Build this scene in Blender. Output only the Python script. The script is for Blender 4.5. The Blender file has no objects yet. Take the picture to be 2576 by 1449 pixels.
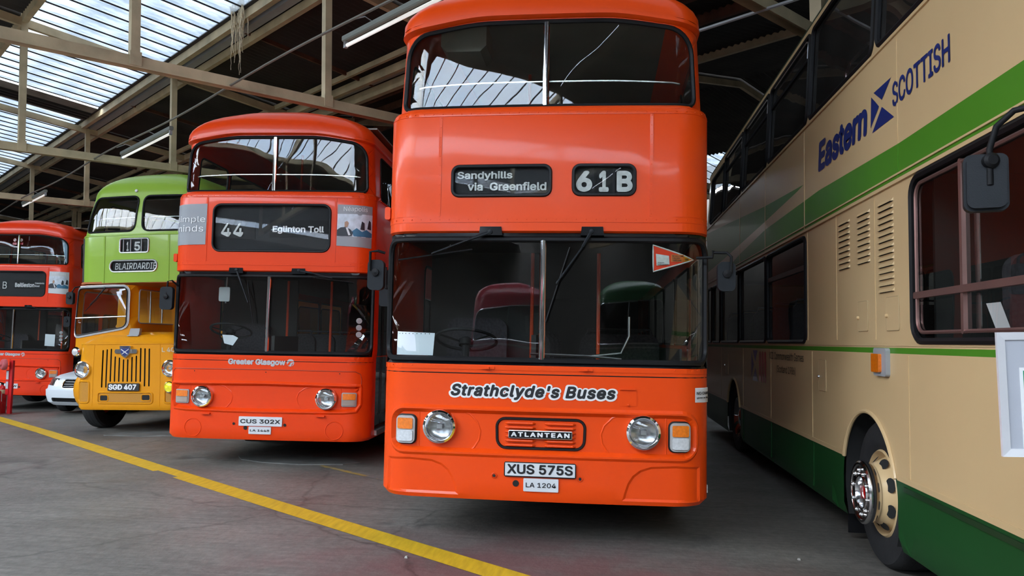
import bpy, math, random
import numpy as np
from mathutils import Vector, Matrix
from mathutils.geometry import delaunay_2d_cdt
random.seed(7); np.random.seed(7)
sc = bpy.context.scene
C = sc.collection

# ------------------------------------------------------------------ camera, sky, exposure
cam_d = bpy.data.cameras.new('camera'); cam = bpy.data.objects.new('camera', cam_d); C.objects.link(cam)
cam_d.sensor_width = 36.0; cam_d.lens = 1950.0 / 2576.0 * 36.0; cam_d.clip_end = 300
cam.matrix_world = Matrix(((0.99345059, -0.01014857, 0.11381093, 0), (0.11284287, -0.06938312, -0.9911874, 0),
                           (0.01795569, 0.99753847, -0.06778351, 1.55), (0, 0, 0, 1)))
sc.camera = cam
sc.view_settings.view_transform = 'Standard'; sc.view_settings.look = 'None'
sc.view_settings.gamma = 1.0; sc.view_settings.use_curve_mapping = False
sc.view_settings.exposure = 1.72
SKY = 8.5
w = bpy.data.worlds.new('sky'); sc.world = w; w.use_nodes = True
nt = w.node_tree; nt.nodes.clear()
o_ = nt.nodes.new('ShaderNodeOutputWorld'); b_ = nt.nodes.new('ShaderNodeBackground')
tc = nt.nodes.new('ShaderNodeTexCoord'); nz = nt.nodes.new('ShaderNodeTexNoise'); cr = nt.nodes.new('ShaderNodeValToRGB')
nz.inputs['Scale'].default_value = 2.2; nz.inputs['Detail'].default_value = 5
cr.color_ramp.elements[0].position = .35; cr.color_ramp.elements[0].color = (.62, .78, .98, 1)
cr.color_ramp.elements[1].position = .62; cr.color_ramp.elements[1].color = (.93, .97, 1.0, 1)
nt.links.new(tc.outputs['Generated'], nz.inputs['Vector']); nt.links.new(nz.outputs['Fac'], cr.inputs['Fac'])
nt.links.new(cr.outputs['Color'], b_.inputs['Color']); b_.inputs['Strength'].default_value = SKY
nt.links.new(b_.outputs[0], o_.inputs[0])

# roof frame: a runs along the skylights, b across, c up (origin at the eye point)
RA = Vector((-0.76408163, 0.64511244, -0.00303503)); RB = Vector((0.64476706, 0.76381117, 0.02946083))
RC = Vector((-0.02132374, -0.02055359, 0.99956133))
RM = Matrix(((RA.x, RB.x, RC.x, 0), (RA.y, RB.y, RC.y, 0), (RA.z, RB.z, RC.z, 1.55), (0, 0, 0, 1)))
RIDGE, BG0, BG1, BV = -0.3, 3.17, 5.91, 8.82          # ridge, top and foot of the glazing, valley gutter
HT = 3.3
def roof_h(b):
    d = abs(b - RIDGE); per = 2 * (BV - RIDGE); d = d % per
    if d > per / 2: d = per - d
    return 5.90 - 0.142 * (d - (BG0 - RIDGE))
def portal(a0, a1, b0, b1):
    l = bpy.data.lights.new('skylight_portal', 'AREA'); l.shape = 'RECTANGLE'; l.size = a1 - a0; l.size_y = abs(b1 - b0)
    l.cycles.is_portal = True
    ob = bpy.data.objects.new('skylight_portal', l); C.objects.link(ob)
    h0, h1 = roof_h(b0), roof_h(b1); R3 = RM.to_3x3()
    ex = (R3 @ Vector((1, 0, 0))).normalized(); ey = (R3 @ Vector((0, b1 - b0, h1 - h0))).normalized(); ez = ex.cross(ey)
    if ez.z < 0: ey = -ey; ez = -ez
    p = RM @ Vector(((a0 + a1) / 2, (b0 + b1) / 2, (h0 + h1) / 2 + .12))
    ob.matrix_world = Matrix(((ex.x, ey.x, ez.x, p.x), (ex.y, ey.y, ez.y, p.y), (ex.z, ey.z, ez.z, p.z), (0, 0, 0, 1)))
AMIN, AMAX = -14.0, 42.0
def mir(b): return 2 * RIDGE - b
def mir2(b): return 2 * BV - b
BW = mir(BV)                                                    # the valley on the far side; unseen bay added beyond it for extra skylight
def mir3(b): return 2 * BW - b
BGE = 5.68
STRIPS = [(BG0, BGE, AMIN, 21.2), (BG0, BGE, 22.6, AMAX), (mir(BG1), mir(BG0), AMIN, 24), (22.6, 25.3, AMIN, 20), (mir3(mir(BG0)), mir3(mir(BG1)), AMIN, 24), (mir3(BG1), mir3(BG0), AMIN, 24)]  # last two are unseen skylights added to light the bus fronts
for s in STRIPS: portal(s[2], s[3], s[0], s[1])

# ------------------------------------------------------------------ materials
MATS = {}
def mat(name, col, rough=.5, metal=0., coat=0., coat_r=.05, var=.08, vs=3., bump=0., bs=40., emit=None, spec=None, wave=0.):
    if name in MATS: return MATS[name]
    m = bpy.data.materials.new(name); m.use_nodes = True; n = m.node_tree; p = n.nodes['Principled BSDF']
    p.inputs['Roughness'].default_value = rough; p.inputs['Metallic'].default_value = metal
    p.inputs['Coat Weight'].default_value = coat; p.inputs['Coat Roughness'].default_value = coat_r
    if spec is not None: p.inputs['Specular IOR Level'].default_value = spec
    t = n.nodes.new('ShaderNodeTexCoord'); z = n.nodes.new('ShaderNodeTexNoise')
    z.inputs['Scale'].default_value = vs; z.inputs['Detail'].default_value = 6
    n.links.new(t.outputs['Object'], z.inputs['Vector'])
    r = n.nodes.new('ShaderNodeValToRGB'); c = np.array(col)
    r.color_ramp.elements[0].position = .3; r.color_ramp.elements[0].color = (*np.clip(c * (1 - var), 0, 1), 1)
    r.color_ramp.elements[1].position = .7; r.color_ramp.elements[1].color = (*np.clip(c * (1 + var), 0, 1), 1)
    n.links.new(z.outputs['Fac'], r.inputs['Fac']); n.links.new(r.outputs['Color'], p.inputs['Base Color'])
    if bump:
        z2 = n.nodes.new('ShaderNodeTexNoise'); z2.inputs['Scale'].default_value = bs; z2.inputs['Detail'].default_value = 3
        n.links.new(t.outputs['Object'], z2.inputs['Vector'])
        bp = n.nodes.new('ShaderNodeBump'); bp.inputs['Strength'].default_value = 1.0; bp.inputs['Distance'].default_value = bump
        n.links.new(z2.outputs['Fac'], bp.inputs['Height'])
        n.links.new(bp.outputs['Normal'], p.inputs['Normal'])
        if coat: n.links.new(bp.outputs['Normal'], p.inputs['Coat Normal'])
    if emit:
        p.inputs['Emission Color'].default_value = (*emit[:3], 1); p.inputs['Emission Strength'].default_value = emit[3]
    MATS[name] = m; return m
def glassmat(name, tint, ior=1.45, dirt=0.0, refl=(1, 1, 1), wob=0.0):
    if name in MATS: return MATS[name]
    m = bpy.data.materials.new(name); m.use_nodes = True; n = m.node_tree; n.nodes.clear()
    o = n.nodes.new('ShaderNodeOutputMaterial'); mx = n.nodes.new('ShaderNodeMixShader')
    tr = n.nodes.new('ShaderNodeBsdfTransparent'); tr.inputs[0].default_value = (*tint, 1)
    gl = n.nodes.new('ShaderNodeBsdfGlossy'); gl.inputs['Roughness'].default_value = 0.01; gl.inputs[0].default_value = (*refl, 1)
    fr = n.nodes.new('ShaderNodeFresnel'); fr.inputs['IOR'].default_value = ior
    if wob:
        t = n.nodes.new('ShaderNodeTexCoord'); z = n.nodes.new('ShaderNodeTexNoise'); z.inputs['Scale'].default_value = 1.3; z.inputs['Detail'].default_value = 1
        bp = n.nodes.new('ShaderNodeBump'); bp.inputs['Distance'].default_value = wob; n.links.new(t.outputs['Object'], z.inputs['Vector'])
        n.links.new(z.outputs['Fac'], bp.inputs['Height']); n.links.new(bp.outputs['Normal'], gl.inputs['Normal'])
    ge = n.nodes.new('ShaderNodeNewGeometry'); mi = n.nodes.new('ShaderNodeMix'); mi.data_type = 'FLOAT'; n.links.new(ge.outputs['Backfacing'], mi.inputs[0])
    mi.inputs[2].default_value = ior; mi.inputs[3].default_value = 1 / ior; n.links.new(mi.outputs[0], fr.inputs['IOR'])
    n.links.new(fr.outputs[0], mx.inputs[0]); n.links.new(tr.outputs[0], mx.inputs[1]); n.links.new(gl.outputs[0], mx.inputs[2])
    last = mx
    if dirt:
        d = n.nodes.new('ShaderNodeBsdfDiffuse'); d.inputs[0].default_value = (.55, .53, .48, 1)
        t = n.nodes.new('ShaderNodeTexCoord'); z = n.nodes.new('ShaderNodeTexNoise'); z.inputs['Scale'].default_value = 3; z.inputs['Detail'].default_value = 6
        n.links.new(t.outputs['Object'], z.inputs['Vector'])
        mm = n.nodes.new('ShaderNodeMath'); mm.operation = 'MULTIPLY'; mm.inputs[1].default_value = dirt * 2; n.links.new(z.outputs['Fac'], mm.inputs[0])
        m2 = n.nodes.new('ShaderNodeMixShader'); n.links.new(mm.outputs[0], m2.inputs[0]); n.links.new(mx.outputs[0], m2.inputs[1]); n.links.new(d.outputs[0], m2.inputs[2]); last = m2
    n.links.new(last.outputs[0], o.inputs[0]); MATS[name] = m; return m

def paint(name, col, **k):
    a = dict(rough=.35, spec=.22, coat=.15, coat_r=.08, var=.03, vs=1.5, bump=.003, bs=1.3); a.update(k); return mat(name, col, **a)
ORANGE = paint('orange bus paint', (.75, .061, .003))
ORANGE2 = paint('darker orange bus paint', (.72, .049, .003))
REDOR = paint('red orange bus paint', (.76, .042, .008))
GREEN_L = paint('leaf green paint', (.25, .40, .045))
YELLOW = paint('mustard yellow paint', (.63, .25, .005))
CREAM = paint('cream paint', (.57, .40, .21))
GREEN_M = paint('mid green paint', (.065, .21, .018), spec=.12, coat=.07)
GREEN_D = paint('dark green paint', (.012, .062, .016), rough=.4, spec=.12, coat=.06)
MAROON = paint('maroon paint', (.24, .012, .022))
WHITEP = paint('white car paint', (.62, .66, .70))
BLACKP = mat('black gloss paint', (.003, .003, .004), rough=.2, coat=.2, var=.1, spec=.25)
BLACKM = mat('black rubber', (.006, .006, .007), rough=.55, bump=.0006, bs=90, spec=.2)
SEAL = mat('dark window rubber', (.009, .009, .010), rough=.45, spec=.2)
BLIND = mat('black blind cloth', (.014, .015, .017), rough=.6, spec=.2)
PLASTIC = mat('dark grey plastic', (.011, .013, .016), rough=.5, bump=.0005, bs=200, spec=.2)
NUTRING = mat('polished nut ring', (.72, .72, .73), rough=.16, metal=1., var=.03)
CHROME = mat('chrome', (.82, .82, .83), rough=.07, metal=1., var=.03)
ALU = mat('brushed aluminium', (.62, .62, .63), rough=.28, metal=1., var=.08, vs=20)
GREYM = mat('grey painted metal', (.30, .31, .32), rough=.45)
WHITE = mat('white print', (.72, .72, .72), rough=.5, var=.03)
OFFW = mat('off white blind print', (.55, .56, .54), rough=.55, var=.15, vs=30)
GREYW = mat('grey vinyl print', (.42, .43, .45), rough=.5)
POSTG = mat('grey poster paper', (.25, .26, .28), rough=.5, var=.04)
POSTL = mat('pale poster paper', (.52, .53, .55), rough=.5, var=.04)
PAPER = mat('white paper', (.62, .66, .72), rough=.6, var=.04)
BLUE = mat('navy vinyl print', (.015, .03, .16), rough=.3, coat=.5)
REDV = mat('red vinyl print', (.45, .01, .03), rough=.3, coat=.5)
PURP = mat('violet vinyl print', (.10, .03, .22), rough=.3, coat=.5)
AMBER = mat('amber lamp lens', (.75, .17, .004), rough=.12, coat=1., var=.15, vs=60, bump=.0015, bs=150)
CLEARL = mat('clear ribbed lamp lens', (.55, .56, .57), rough=.15, coat=1., var=.12, vs=60, bump=.001, bs=150)
LENS = mat('headlamp reflector', (.42, .43, .45), rough=.22, metal=1., var=.35, vs=25, bump=.0012, bs=30)
REDL = mat('red lamp lens', (.5, .01, .01), rough=.15, coat=1.)
REDP = paint('red enamel', (.50, .015, .018), rough=.35)
TYRE = mat('tyre rubber', (.011, .011, .012), rough=.75, bump=.002, bs=60, var=.3, vs=8)
UNDER = mat('underbody dark', (.01, .01, .01), rough=.9)
LININGU = mat('pale grey interior lining', (.22, .21, .18), rough=.6)
LININGL = mat('dark interior lining', (.016, .015, .014), rough=.7)
SEATM = mat('seat moquette', (.03, .025, .03), rough=.85, var=.5, vs=40)
POLE = mat('orange grab pole', (.5, .05, .01), rough=.35)
GLASS = glassmat('bus window glass', (.86, .9, .88), 1.55, dirt=.003, wob=.004)
GLASSF = glassmat('front window glass', (.86, .9, .88), 1.62, dirt=.002, wob=.006)
GLASSU = glassmat('upper deck front glass', (.86, .9, .88), 1.42, dirt=.006, wob=.006)
GLASST = glassmat('tinted side glass', (.42, .36, .36), 1.5, dirt=.02, wob=.004)
STEEL = mat('weathered cream painted steel', (.50, .41, .26), rough=.6, var=.25, vs=2.5, bump=.002, bs=30)
RUST = mat('rusty brown steel', (.11, .045, .025), rough=.75, var=.45, vs=5, bump=.002, bs=30)
SHEET = mat('dark corrugated roof sheet', (.028, .024, .021), rough=.8, var=.4, vs=1.2)
BARM = mat('dark glazing bar', (.02, .018, .02), rough=.6)
GLZDIRT = mat('grey flashing board', (.22, .22, .20), rough=.8, var=.3, vs=3)
DARKW = mat('dark hall wall', (.05, .044, .038), rough=.85, var=.3, vs=1.5)  # hall's dimness put into the wall colour, for dark windscreen reflections

# ------------------------------------------------------------------ mesh helpers
class G:
    def __init__(s): s.v = []; s.f = []; s.sm = []
    def add(s, v, f, smooth=False):
        o = len(s.v); s.v += [tuple(map(float, p)) for p in v]; s.f += [tuple(i + o for i in q) for q in f]; s.sm += [smooth] * len(f); return s
    def box(s, x0, x1, y0, y1, z0, z1, m=None):
        v = [(x, y, z) for x in (x0, x1) for y in (y0, y1) for z in (z0, z1)]
        if m is not None: v = [tuple(m @ Vector(p)) for p in v]
        return s.add(v, [(0, 1, 3, 2), (4, 6, 7, 5), (0, 4, 5, 1), (2, 3, 7, 6), (0, 2, 6, 4), (1, 5, 7, 3)])
    def cbox(s, x0, x1, y0, y1, z0, z1, c=.01, m=None):      # box with chamfered long edges (along y)
        o = [(x0 + c, z0), (x1 - c, z0), (x1, z0 + c), (x1, z1 - c), (x1 - c, z1), (x0 + c, z1), (x0, z1 - c), (x0, z0 + c)]
        return s.prism(o, y0, y1, m)
    def prism(s, o, y0, y1, m=None, smooth=False):             # outline in x,z extruded along y
        n = len(o); v = [(x, y0, z) for x, z in o] + [(x, y1, z) for x, z in o]
        if m is not None: v = [tuple(m @ Vector(p)) for p in v]
        f = [tuple(range(n)), tuple(range(2 * n - 1, n - 1, -1))]
        s.add(v, f); o2 = len(s.v) - 2 * n
        for i in range(n):
            j = (i + 1) % n; s.f.append((o2 + j, o2 + i, o2 + n + i, o2 + n + j)); s.sm.append(smooth)
        return s
    def tube(s, pts, r, n=8, closed=False, cap=True, flat=1.0):
        pts = [Vector(p) for p in pts]; m = len(pts); rings = []; up = None
        for i, p in enumerate(pts):
            if closed: t = pts[(i + 1) % m] - pts[i - 1]
            else: t = pts[min(i + 1, m - 1)] - pts[max(i - 1, 0)]
            if t.length < 1e-9: t = Vector((0, 0, 1))
            t.normalize()
            if up is None:
                up = Vector((0, 0, 1)) if abs(t.z) < .9 else Vector((1, 0, 0))
            up = (up - t * up.dot(t))
            if up.length < 1e-6: up = t.orthogonal()
            up.normalize(); sd = t.cross(up)
            rr = r[i] if isinstance(r, (list, tuple)) else r
            rings.append([p + (up * math.cos(a) + sd * math.sin(a) * flat) * rr for a in [2 * math.pi * k / n for k in range(n)]])
        v = [q for rg in rings for q in rg]; f = []
        for i in range(m if closed else m - 1):
            j = (i + 1) % m
            for k in range(n):
                l = (k + 1) % n; f.append((i * n + k, i * n + l, j * n + l, j * n + k))
        if not closed and cap: f += [tuple(range(n - 1, -1, -1)), tuple((m - 1) * n + k for k in range(n))]
        return s.add(v, f, True)
    def lathe(s, prof, c, axis, n=28, a0=0, a1=2 * math.pi):    # prof: (radius, along axis)
        ax = Vector(axis).normalized(); e1 = ax.orthogonal().normalized(); e2 = ax.cross(e1); c = Vector(c)
        full = abs(a1 - a0 - 2 * math.pi) < 1e-6; v = []; f = []; k = n if full else n + 1
        for r, h in prof:
            for i in range(k):
                a = a0 + (a1 - a0) * i / n; v.append(c + ax * h + (e1 * math.cos(a) + e2 * math.sin(a)) * r)
        for j in range(len(prof) - 1):
            for i in range(n):
                l = (i + 1) % k; f.append((j * k + i, j * k + l, (j + 1) * k + l, (j + 1) * k + i))
        return s.add(v, f, True)
    def disc(s, c, axis, r, n=24):
        ax = Vector(axis).normalized(); e1 = ax.orthogonal().normalized(); e2 = ax.cross(e1); c = Vector(c)
        return s.add([c + (e1 * math.cos(2 * math.pi * i / n) + e2 * math.sin(2 * math.pi * i / n)) * r for i in range(n)], [tuple(range(n))])
    def mesh(s, name, m):
        me = bpy.data.meshes.new(name); me.from_pydata(s.v, [], s.f)
        me.polygons.foreach_set('use_smooth', s.sm); me.validate(); me.update(); fixn(me)
        if m: me.materials.append(m)
        me.set_sharp_from_angle(angle=math.radians(38)); return me
    def obj(s, name, m, parent=None): return link(name, s.mesh(name, m), parent)
import bmesh
def fixn(me):
    bm = bmesh.new(); bm.from_mesh(me); bmesh.ops.recalc_face_normals(bm, faces=bm.faces); bm.to_mesh(me); bm.free()
def link(name, me, parent=None):
    o = bpy.data.objects.new(name, me); C.objects.link(o)
    if parent is not None: o.parent = parent
    return o
def tag(o, label=None, cat=None, group=None, kind=None):
    if label: o['label'] = label
    if cat: o['category'] = cat
    if group: o['group'] = group
    if kind: o['kind'] = kind
    return o
def thing(name, label, cat, loc=(0, 0, 0), rot=(0, 0, 0), group=None, kind=None, mw=None):
    o = bpy.data.objects.new(name, None); C.objects.link(o); o.empty_display_size = .2
    if mw is not None: o.matrix_world = mw
    else: o.location = loc; o.rotation_euler = rot
    return tag(o, label, cat, group, kind)
def copy_tree(o, parent=None):
    c = o.copy(); C.objects.link(c)
    if parent is not None: c.parent = parent
    for ch in list(o.children): copy_tree(ch, c)
    return c
def rrect(x0, x1, z0, z1, r=.05, n=5):
    if not isinstance(r, (list, tuple)): r = [r] * 4           # bl, br, tr, tl
    p = []
    for (cx, cz, a, q) in ((x0 + r[0], z0 + r[0], math.pi, r[0]), (x1 - r[1], z0 + r[1], 1.5 * math.pi, r[1]), (x1 - r[2], z1 - r[2], 0, r[2]), (x0 + r[3], z1 - r[3], .5 * math.pi, r[3])):
        for i in range(n + 1):
            b = a + .5 * math.pi * i / n; p.append((cx + q * math.cos(b), cz + q * math.sin(b)))
    return p
def grow(o, d):                                                # offset a counter-clockwise outline outwards by d
    n = len(o); out = []
    for i in range(n):
        a = np.array(o[i - 1]); b = np.array(o[i]); c = np.array(o[(i + 1) % n])
        e1 = b - a; e2 = c - b
        if np.hypot(*e1) < 1e-9: e1 = e2
        if np.hypot(*e2) < 1e-9: e2 = e1
        n1 = np.array([e1[1], -e1[0]]) / (np.hypot(*e1) + 1e-12); n2 = np.array([e2[1], -e2[0]]) / (np.hypot(*e2) + 1e-12)
        m = n1 + n2; m = m / (np.hypot(*m) + 1e-12); k = 1 / max(.5, float(m @ n1)); out.append(tuple(b + m * d * k))
    return out
def dens(o, d=.08, closed=True):
    r = []; n = len(o)
    for i in range(n if closed else n - 1):
        a = np.array(o[i]); b = np.array(o[(i + 1) % n]); k = max(1, int(math.ceil(np.hypot(*(b - a)) / d)))
        for j in range(k): r.append(tuple(a + (b - a) * j / k))
    if not closed: r.append(tuple(o[-1]))
    return r
def inside(P, o):
    x, y = P[:, 0], P[:, 1]; r = np.zeros(len(P), bool); n = len(o)
    for i in range(n):
        x1, y1 = o[i]; x2, y2 = o[(i + 1) % n]
        if y1 == y2: continue
        c = ((y1 > y) != (y2 > y)) & (x < (x2 - x1) * (y - y1) / (y2 - y1) + x1); r ^= c
    return r
def rp(o, r, n=6):                                             # round every corner of a polygon
    out = []; k = len(o)
    for i in range(k):
        a, b, c = (np.array(o[j % k], float) for j in (i - 1, i, i + 1)); p = b + (a - b) / np.hypot(*(a - b)) * r; q = b + (c - b) / np.hypot(*(c - b)) * r
        for j in range(n + 1):
            t = j / n; out.append(tuple((1 - t) ** 2 * p + 2 * t * (1 - t) * b + t * t * q))
    return out
def ndist(P, o, lim):
    o = np.array(dens(o, lim)); d = np.full(len(P), 9.)
    for q in o: d = np.minimum(d, np.hypot(P[:, 0] - q[0], P[:, 1] - q[1]))
    return d

class Body:
    """a shell surface: u runs round the plan from the middle of the front, v runs up the side profile"""
    def __init__(s, W=1.25, r=.24, bow=.03, L=9.4, prof=None, rr=.2):
        X = []; Y = []; x1 = W - r
        for i in range(15):
            x = x1 * i / 14; X.append(x); Y.append(bow * x * x)
        sl = math.atan(2 * bow * x1); y0 = bow * x1 * x1
        for i in range(1, 13):
            a = sl + (math.pi / 2 - sl) * i / 12; X.append(x1 + r * (math.sin(a) - math.sin(sl)) / (1 - math.sin(sl))); Y.append(y0 + r * (math.cos(sl) - math.cos(a)))
        ys = Y[-1]; k = int((L - rr - ys) / .8) + 1
        for i in range(1, k + 1): X.append(W); Y.append(ys + (L - rr - ys) * i / k)
        for i in range(1, 7):
            a = math.pi / 2 * i / 6; X.append(W - rr + rr * math.cos(a)); Y.append(L - rr + rr * math.sin(a))
        for i in range(1, 4): X.append((W - rr) * (1 - i / 3)); Y.append(L)
        s.X = np.array(X); s.Y = np.array(Y); s.S = np.concatenate([[0], np.cumsum(np.hypot(np.diff(s.X), np.diff(s.Y)))])
        s.W = W; s.L = L; s.uc = s.S[26]; s.yc = ys; s.ue = s.S[-1]; s.prof = np.array(prof); s.x1 = s.S[14]
    drop = None
    def U(s, y, side=-1): return side * (s.uc + (y - s.yc))
    def pos(s, u, v):
        u = np.asarray(u, float); v = np.asarray(v, float)
        a = np.abs(u); x = np.interp(a, s.S, s.X) * np.sign(u); y = np.interp(a, s.S, s.Y); p = s.prof
        z = np.interp(v, p[:, 0], p[:, 1]); xi = np.interp(v, p[:, 0], p[:, 2]); yi = np.interp(v, p[:, 0], p[:, 3])
        if s.drop is not None:
            q = np.clip((a - s.drop[2]) / (s.drop[3] - s.drop[2]), 0, 1); z = z - np.interp(v, s.drop[0], s.drop[1]) * q * q * (3 - 2 * q)
        fb = np.clip(1 - (y - .3) / 1.2, 0, 1); fb = fb * fb * (3 - 2 * fb); rb = np.clip(1 - (s.L - .2 - y) / 1.2, 0, 1); rb = rb * rb * (3 - 2 * rb)
        return np.stack([x * (s.W - xi) / s.W, y + yi * fb - yi * rb * .6, z], -1)
    def nrm(s, u, v):
        e = .004; u = np.asarray(u, float); v = np.asarray(v, float)
        n = np.cross(s.pos(u + e, v) - s.pos(u - e, v), s.pos(u, v + e) - s.pos(u, v - e))
        l = np.linalg.norm(n, axis=-1, keepdims=True); return n / np.maximum(l, 1e-9)
    def P(s, u, v, off=0.):
        q = s.pos(u, v)
        return q + s.nrm(u, v) * (np.asarray(off)[..., None] if np.ndim(off) else off)
    def skin(s, name, m, parent, outline, holes=(), emb=(), off=0., us=None, vs=None, kind=None, step=.12, mats=None):
        us = us if us is not None else sorted(set([round(k * t, 4) for t in np.concatenate([np.arange(0, s.x1, step), s.S[14:27], s.S[27:]]) for k in (-1, 1)]))
        if vs is None:
            oz = [p[1] for p in outline]; vs = sorted(set(np.round(np.concatenate([s.prof[:, 0], np.arange(min(oz) + .1, max(oz), .13) if max(oz) - min(oz) < .6 else []]), 4)))
        out = dens(outline, .12); V = list(out); O = [off] * len(V); E = [(i, (i + 1) % len(V)) for i in range(len(V))]
        def ring(o, of, d=.06):
            o = dens(o, d); b = len(V); V.extend(o); O.extend([of] * len(o)); E.extend([(b + i, b + (i + 1) % len(o)) for i in range(len(o))]); return o
        for h in holes: ring(h, off)
        for e in emb:
            for (o, of) in e: ring(o, off + of)
        g = np.array([(a, b) for a in us for b in vs]); g = g[inside(g, outline)]
        keep = ndist(g, outline, .03) > .012
        go = np.full(len(g), off)
        for h in holes: keep &= ~inside(g, h) & (ndist(g, h, .03) > .02)
        for e in emb:
            outer = e[0][0]; inner = e[-1][0]; io = inside(g, outer); ii = inside(g, inner)
            keep &= ~(io & ~ii); keep &= ndist(g, inner, .03) > .012; go[ii] = off + e[-1][1]
        g = g[keep]; go = go[keep]; b0 = len(V); V.extend(map(tuple, g)); O.extend(list(go))
        rows = {}
        for i, (a_, v_) in enumerate(g): rows.setdefault(round(float(v_), 5), []).append((float(a_), i))
        un = np.array(us); code = np.zeros((len(g), 0), bool)
        for o_c in [o for e in emb for (o, _) in e]: code = np.column_stack([code, inside(g, o_c)])
        for v_, r_ in rows.items():
            r_.sort()
            for (ua, ia), (ub, ib) in zip(r_[:-1], r_[1:]):
                if np.searchsorted(un, ub - 1e-6) - np.searchsorted(un, ua - 1e-6) <= 1 and (code[ia] == code[ib]).all(): E.append((b0 + ia, b0 + ib))
        vo, eo, fo, ov, oe, of = delaunay_2d_cdt([Vector(p) for p in V], E, [], 0, 1e-6)
        vo = np.array([tuple(p) for p in vo]); oo = np.array([O[i[0]] if i else off for i in ov])
        F = np.array([tuple(f) for f in fo]); cen = vo[F].mean(1); k = inside(cen, outline)
        for h in holes: k &= ~inside(cen, h)
        F = F[k]; P3 = s.P(vo[:, 0], vo[:, 1], oo); N = s.nrm(vo[:, 0], vo[:, 1])
        me = bpy.data.meshes.new(name); me.from_pydata(P3.tolist(), [], F.tolist()); me.polygons.foreach_set('use_smooth', [True] * len(F)); me.update()
        fn = np.zeros(len(me.polygons) * 3); me.polygons.foreach_get('normal', fn); fn = fn.reshape(-1, 3)
        ln = []
        for pi, pl in enumerate(me.polygons):
            f = fn[pi]
            for vi in pl.vertices:
                n = N[vi]; d = float(n @ f); ln.append(tuple(n) if d > .93 else (tuple(f) if f.any() else (0, 0, 1)))
        me.normals_split_custom_set(ln)
        me.materials.append(m)
        ob = link(name, me, parent)
        if kind: ob['kind'] = kind
        return ob
    def tube(s, g, o, r, off=0., closed=True, n=6, d=.06, flat=1.):
        o = np.array(dens(o, d, closed)); g.tube([Vector(p) for p in s.P(o[:, 0], o[:, 1], off)], r, n, closed, flat=flat); return g
    def window(s, o, parent, glass=None, name='window_pane', seal=.014, split=None, gm=None, sealm=None, bar=True):
        gm = gm or GLASS
        if split is None: s.skin(name, gm, parent, o, off=-.014)
        else:
            a = np.array(o)
            for sd in (-1, 1):
                s.skin(name, gm, parent, clip(o, split, sd), off=-.014)
            z0, z1 = a[:, 1].min(), a[:, 1].max(); g = G()
            q = s.P(np.full(8, split), np.linspace(z0, z1, 8), .008); g.tube([Vector(p) for p in q], .024, 8, flat=.6)
            g.obj(name.replace('pane', 'divider'), CHROME, parent)
        g = G(); s.tube(g, grow(o, seal * .4), seal, 0.002); g.obj('window_seal', sealm or SEAL, parent)
    def panel(s, name, m, parent, o, t=.006, off=0., emb=()):    # thin raised plate on the shell with an edge
        top = s.skin(name, m, parent, o, off=off + t)
        d = np.array(dens(o, .06)); a = s.P(d[:, 0], d[:, 1], off - .002); b = s.P(d[:, 0], d[:, 1], off + t); n = len(d)
        bm = bmesh.new(); bm.from_mesh(top.data)
        va = [bm.verts.new(p) for p in a]; vb = [bm.verts.new(p) for p in b]
        for i in range(n):
            j = (i + 1) % n; bm.faces.new((va[i], va[j], vb[j], vb[i]))
        bm.to_mesh(top.data); bm.free(); return top
def clip(o, x, sd):                                            # the part of outline o on one side of the line u = x
    r = []; n = len(o); g = sd * .004
    for i in range(n):
        a, b = o[i], o[(i + 1) % n]; ia = (a[0] - x) * sd >= 0; ib = (b[0] - x) * sd >= 0
        if ia: r.append(a)
        if ia != ib:
            t = (x - a[0]) / (b[0] - a[0]); r.append((x + g, a[1] + t * (b[1] - a[1])))
    return r

_tc = {}; FONT = None
try:
    import os
    _p = os.path.join(bpy.utils.system_resource('DATAFILES'), 'fonts', 'Inter.woff2')     # Blender's own interface font
    if os.path.exists(_p): FONT = bpy.data.fonts.load(_p)
except Exception: FONT = None
def glyphs(txt, bold=0., shear=0., lh=.9, spacing=1.):
    k = (txt, bold, shear, lh, spacing)
    if k in _tc: return _tc[k]
    cu = bpy.data.curves.new('t', 'FONT'); cu.body = txt; cu.size = 1; cu.offset = 0 if FONT else bold; cu.shear = shear; cu.space_line = lh; cu.space_character = spacing
    cu.resolution_u = 3
    if FONT: cu.font = FONT
    ob = bpy.data.objects.new('t', cu); C.objects.link(ob)
    dg = bpy.context.evaluated_depsgraph_get(); me = ob.evaluated_get(dg).to_mesh()
    v = np.array([tuple(p.co) for p in me.vertices])[:, :2]; f = [tuple(p.vertices) for p in me.polygons]
    ob.evaluated_get(dg).to_mesh_clear(); bpy.data.objects.remove(ob); bpy.data.curves.remove(cu)
    zo = np.zeros(len(v))
    if FONT and bold > 0:                                       # thicken the strokes by laying shifted copies over each other
        n0 = len(v); d = [(0, 0)] + [(math.cos(a), math.sin(a)) for a in np.linspace(0, 2 * math.pi, 21 if bold > .05 else 9)[:-1]]
        f = [tuple(i + n0 * j for i in q) for j in range(len(d)) for q in f]; v = np.concatenate([v + np.array(p) * bold * 1.25 for p in d]); zo = np.repeat(np.arange(len(d)) * (.0001 if len(d) > 9 else .00022), n0)
    _tc[k] = (v, f, zo); return v, f, zo
def fit(v, x0, x1, z0, z1, pad=0.):
    a = v.min(0); b = v.max(0); s = np.array([(x1 - x0) / (b[0] - a[0]), (z1 - z0) / (b[1] - a[1])]); return (v - a) * s + np.array([x0, z0])
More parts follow.
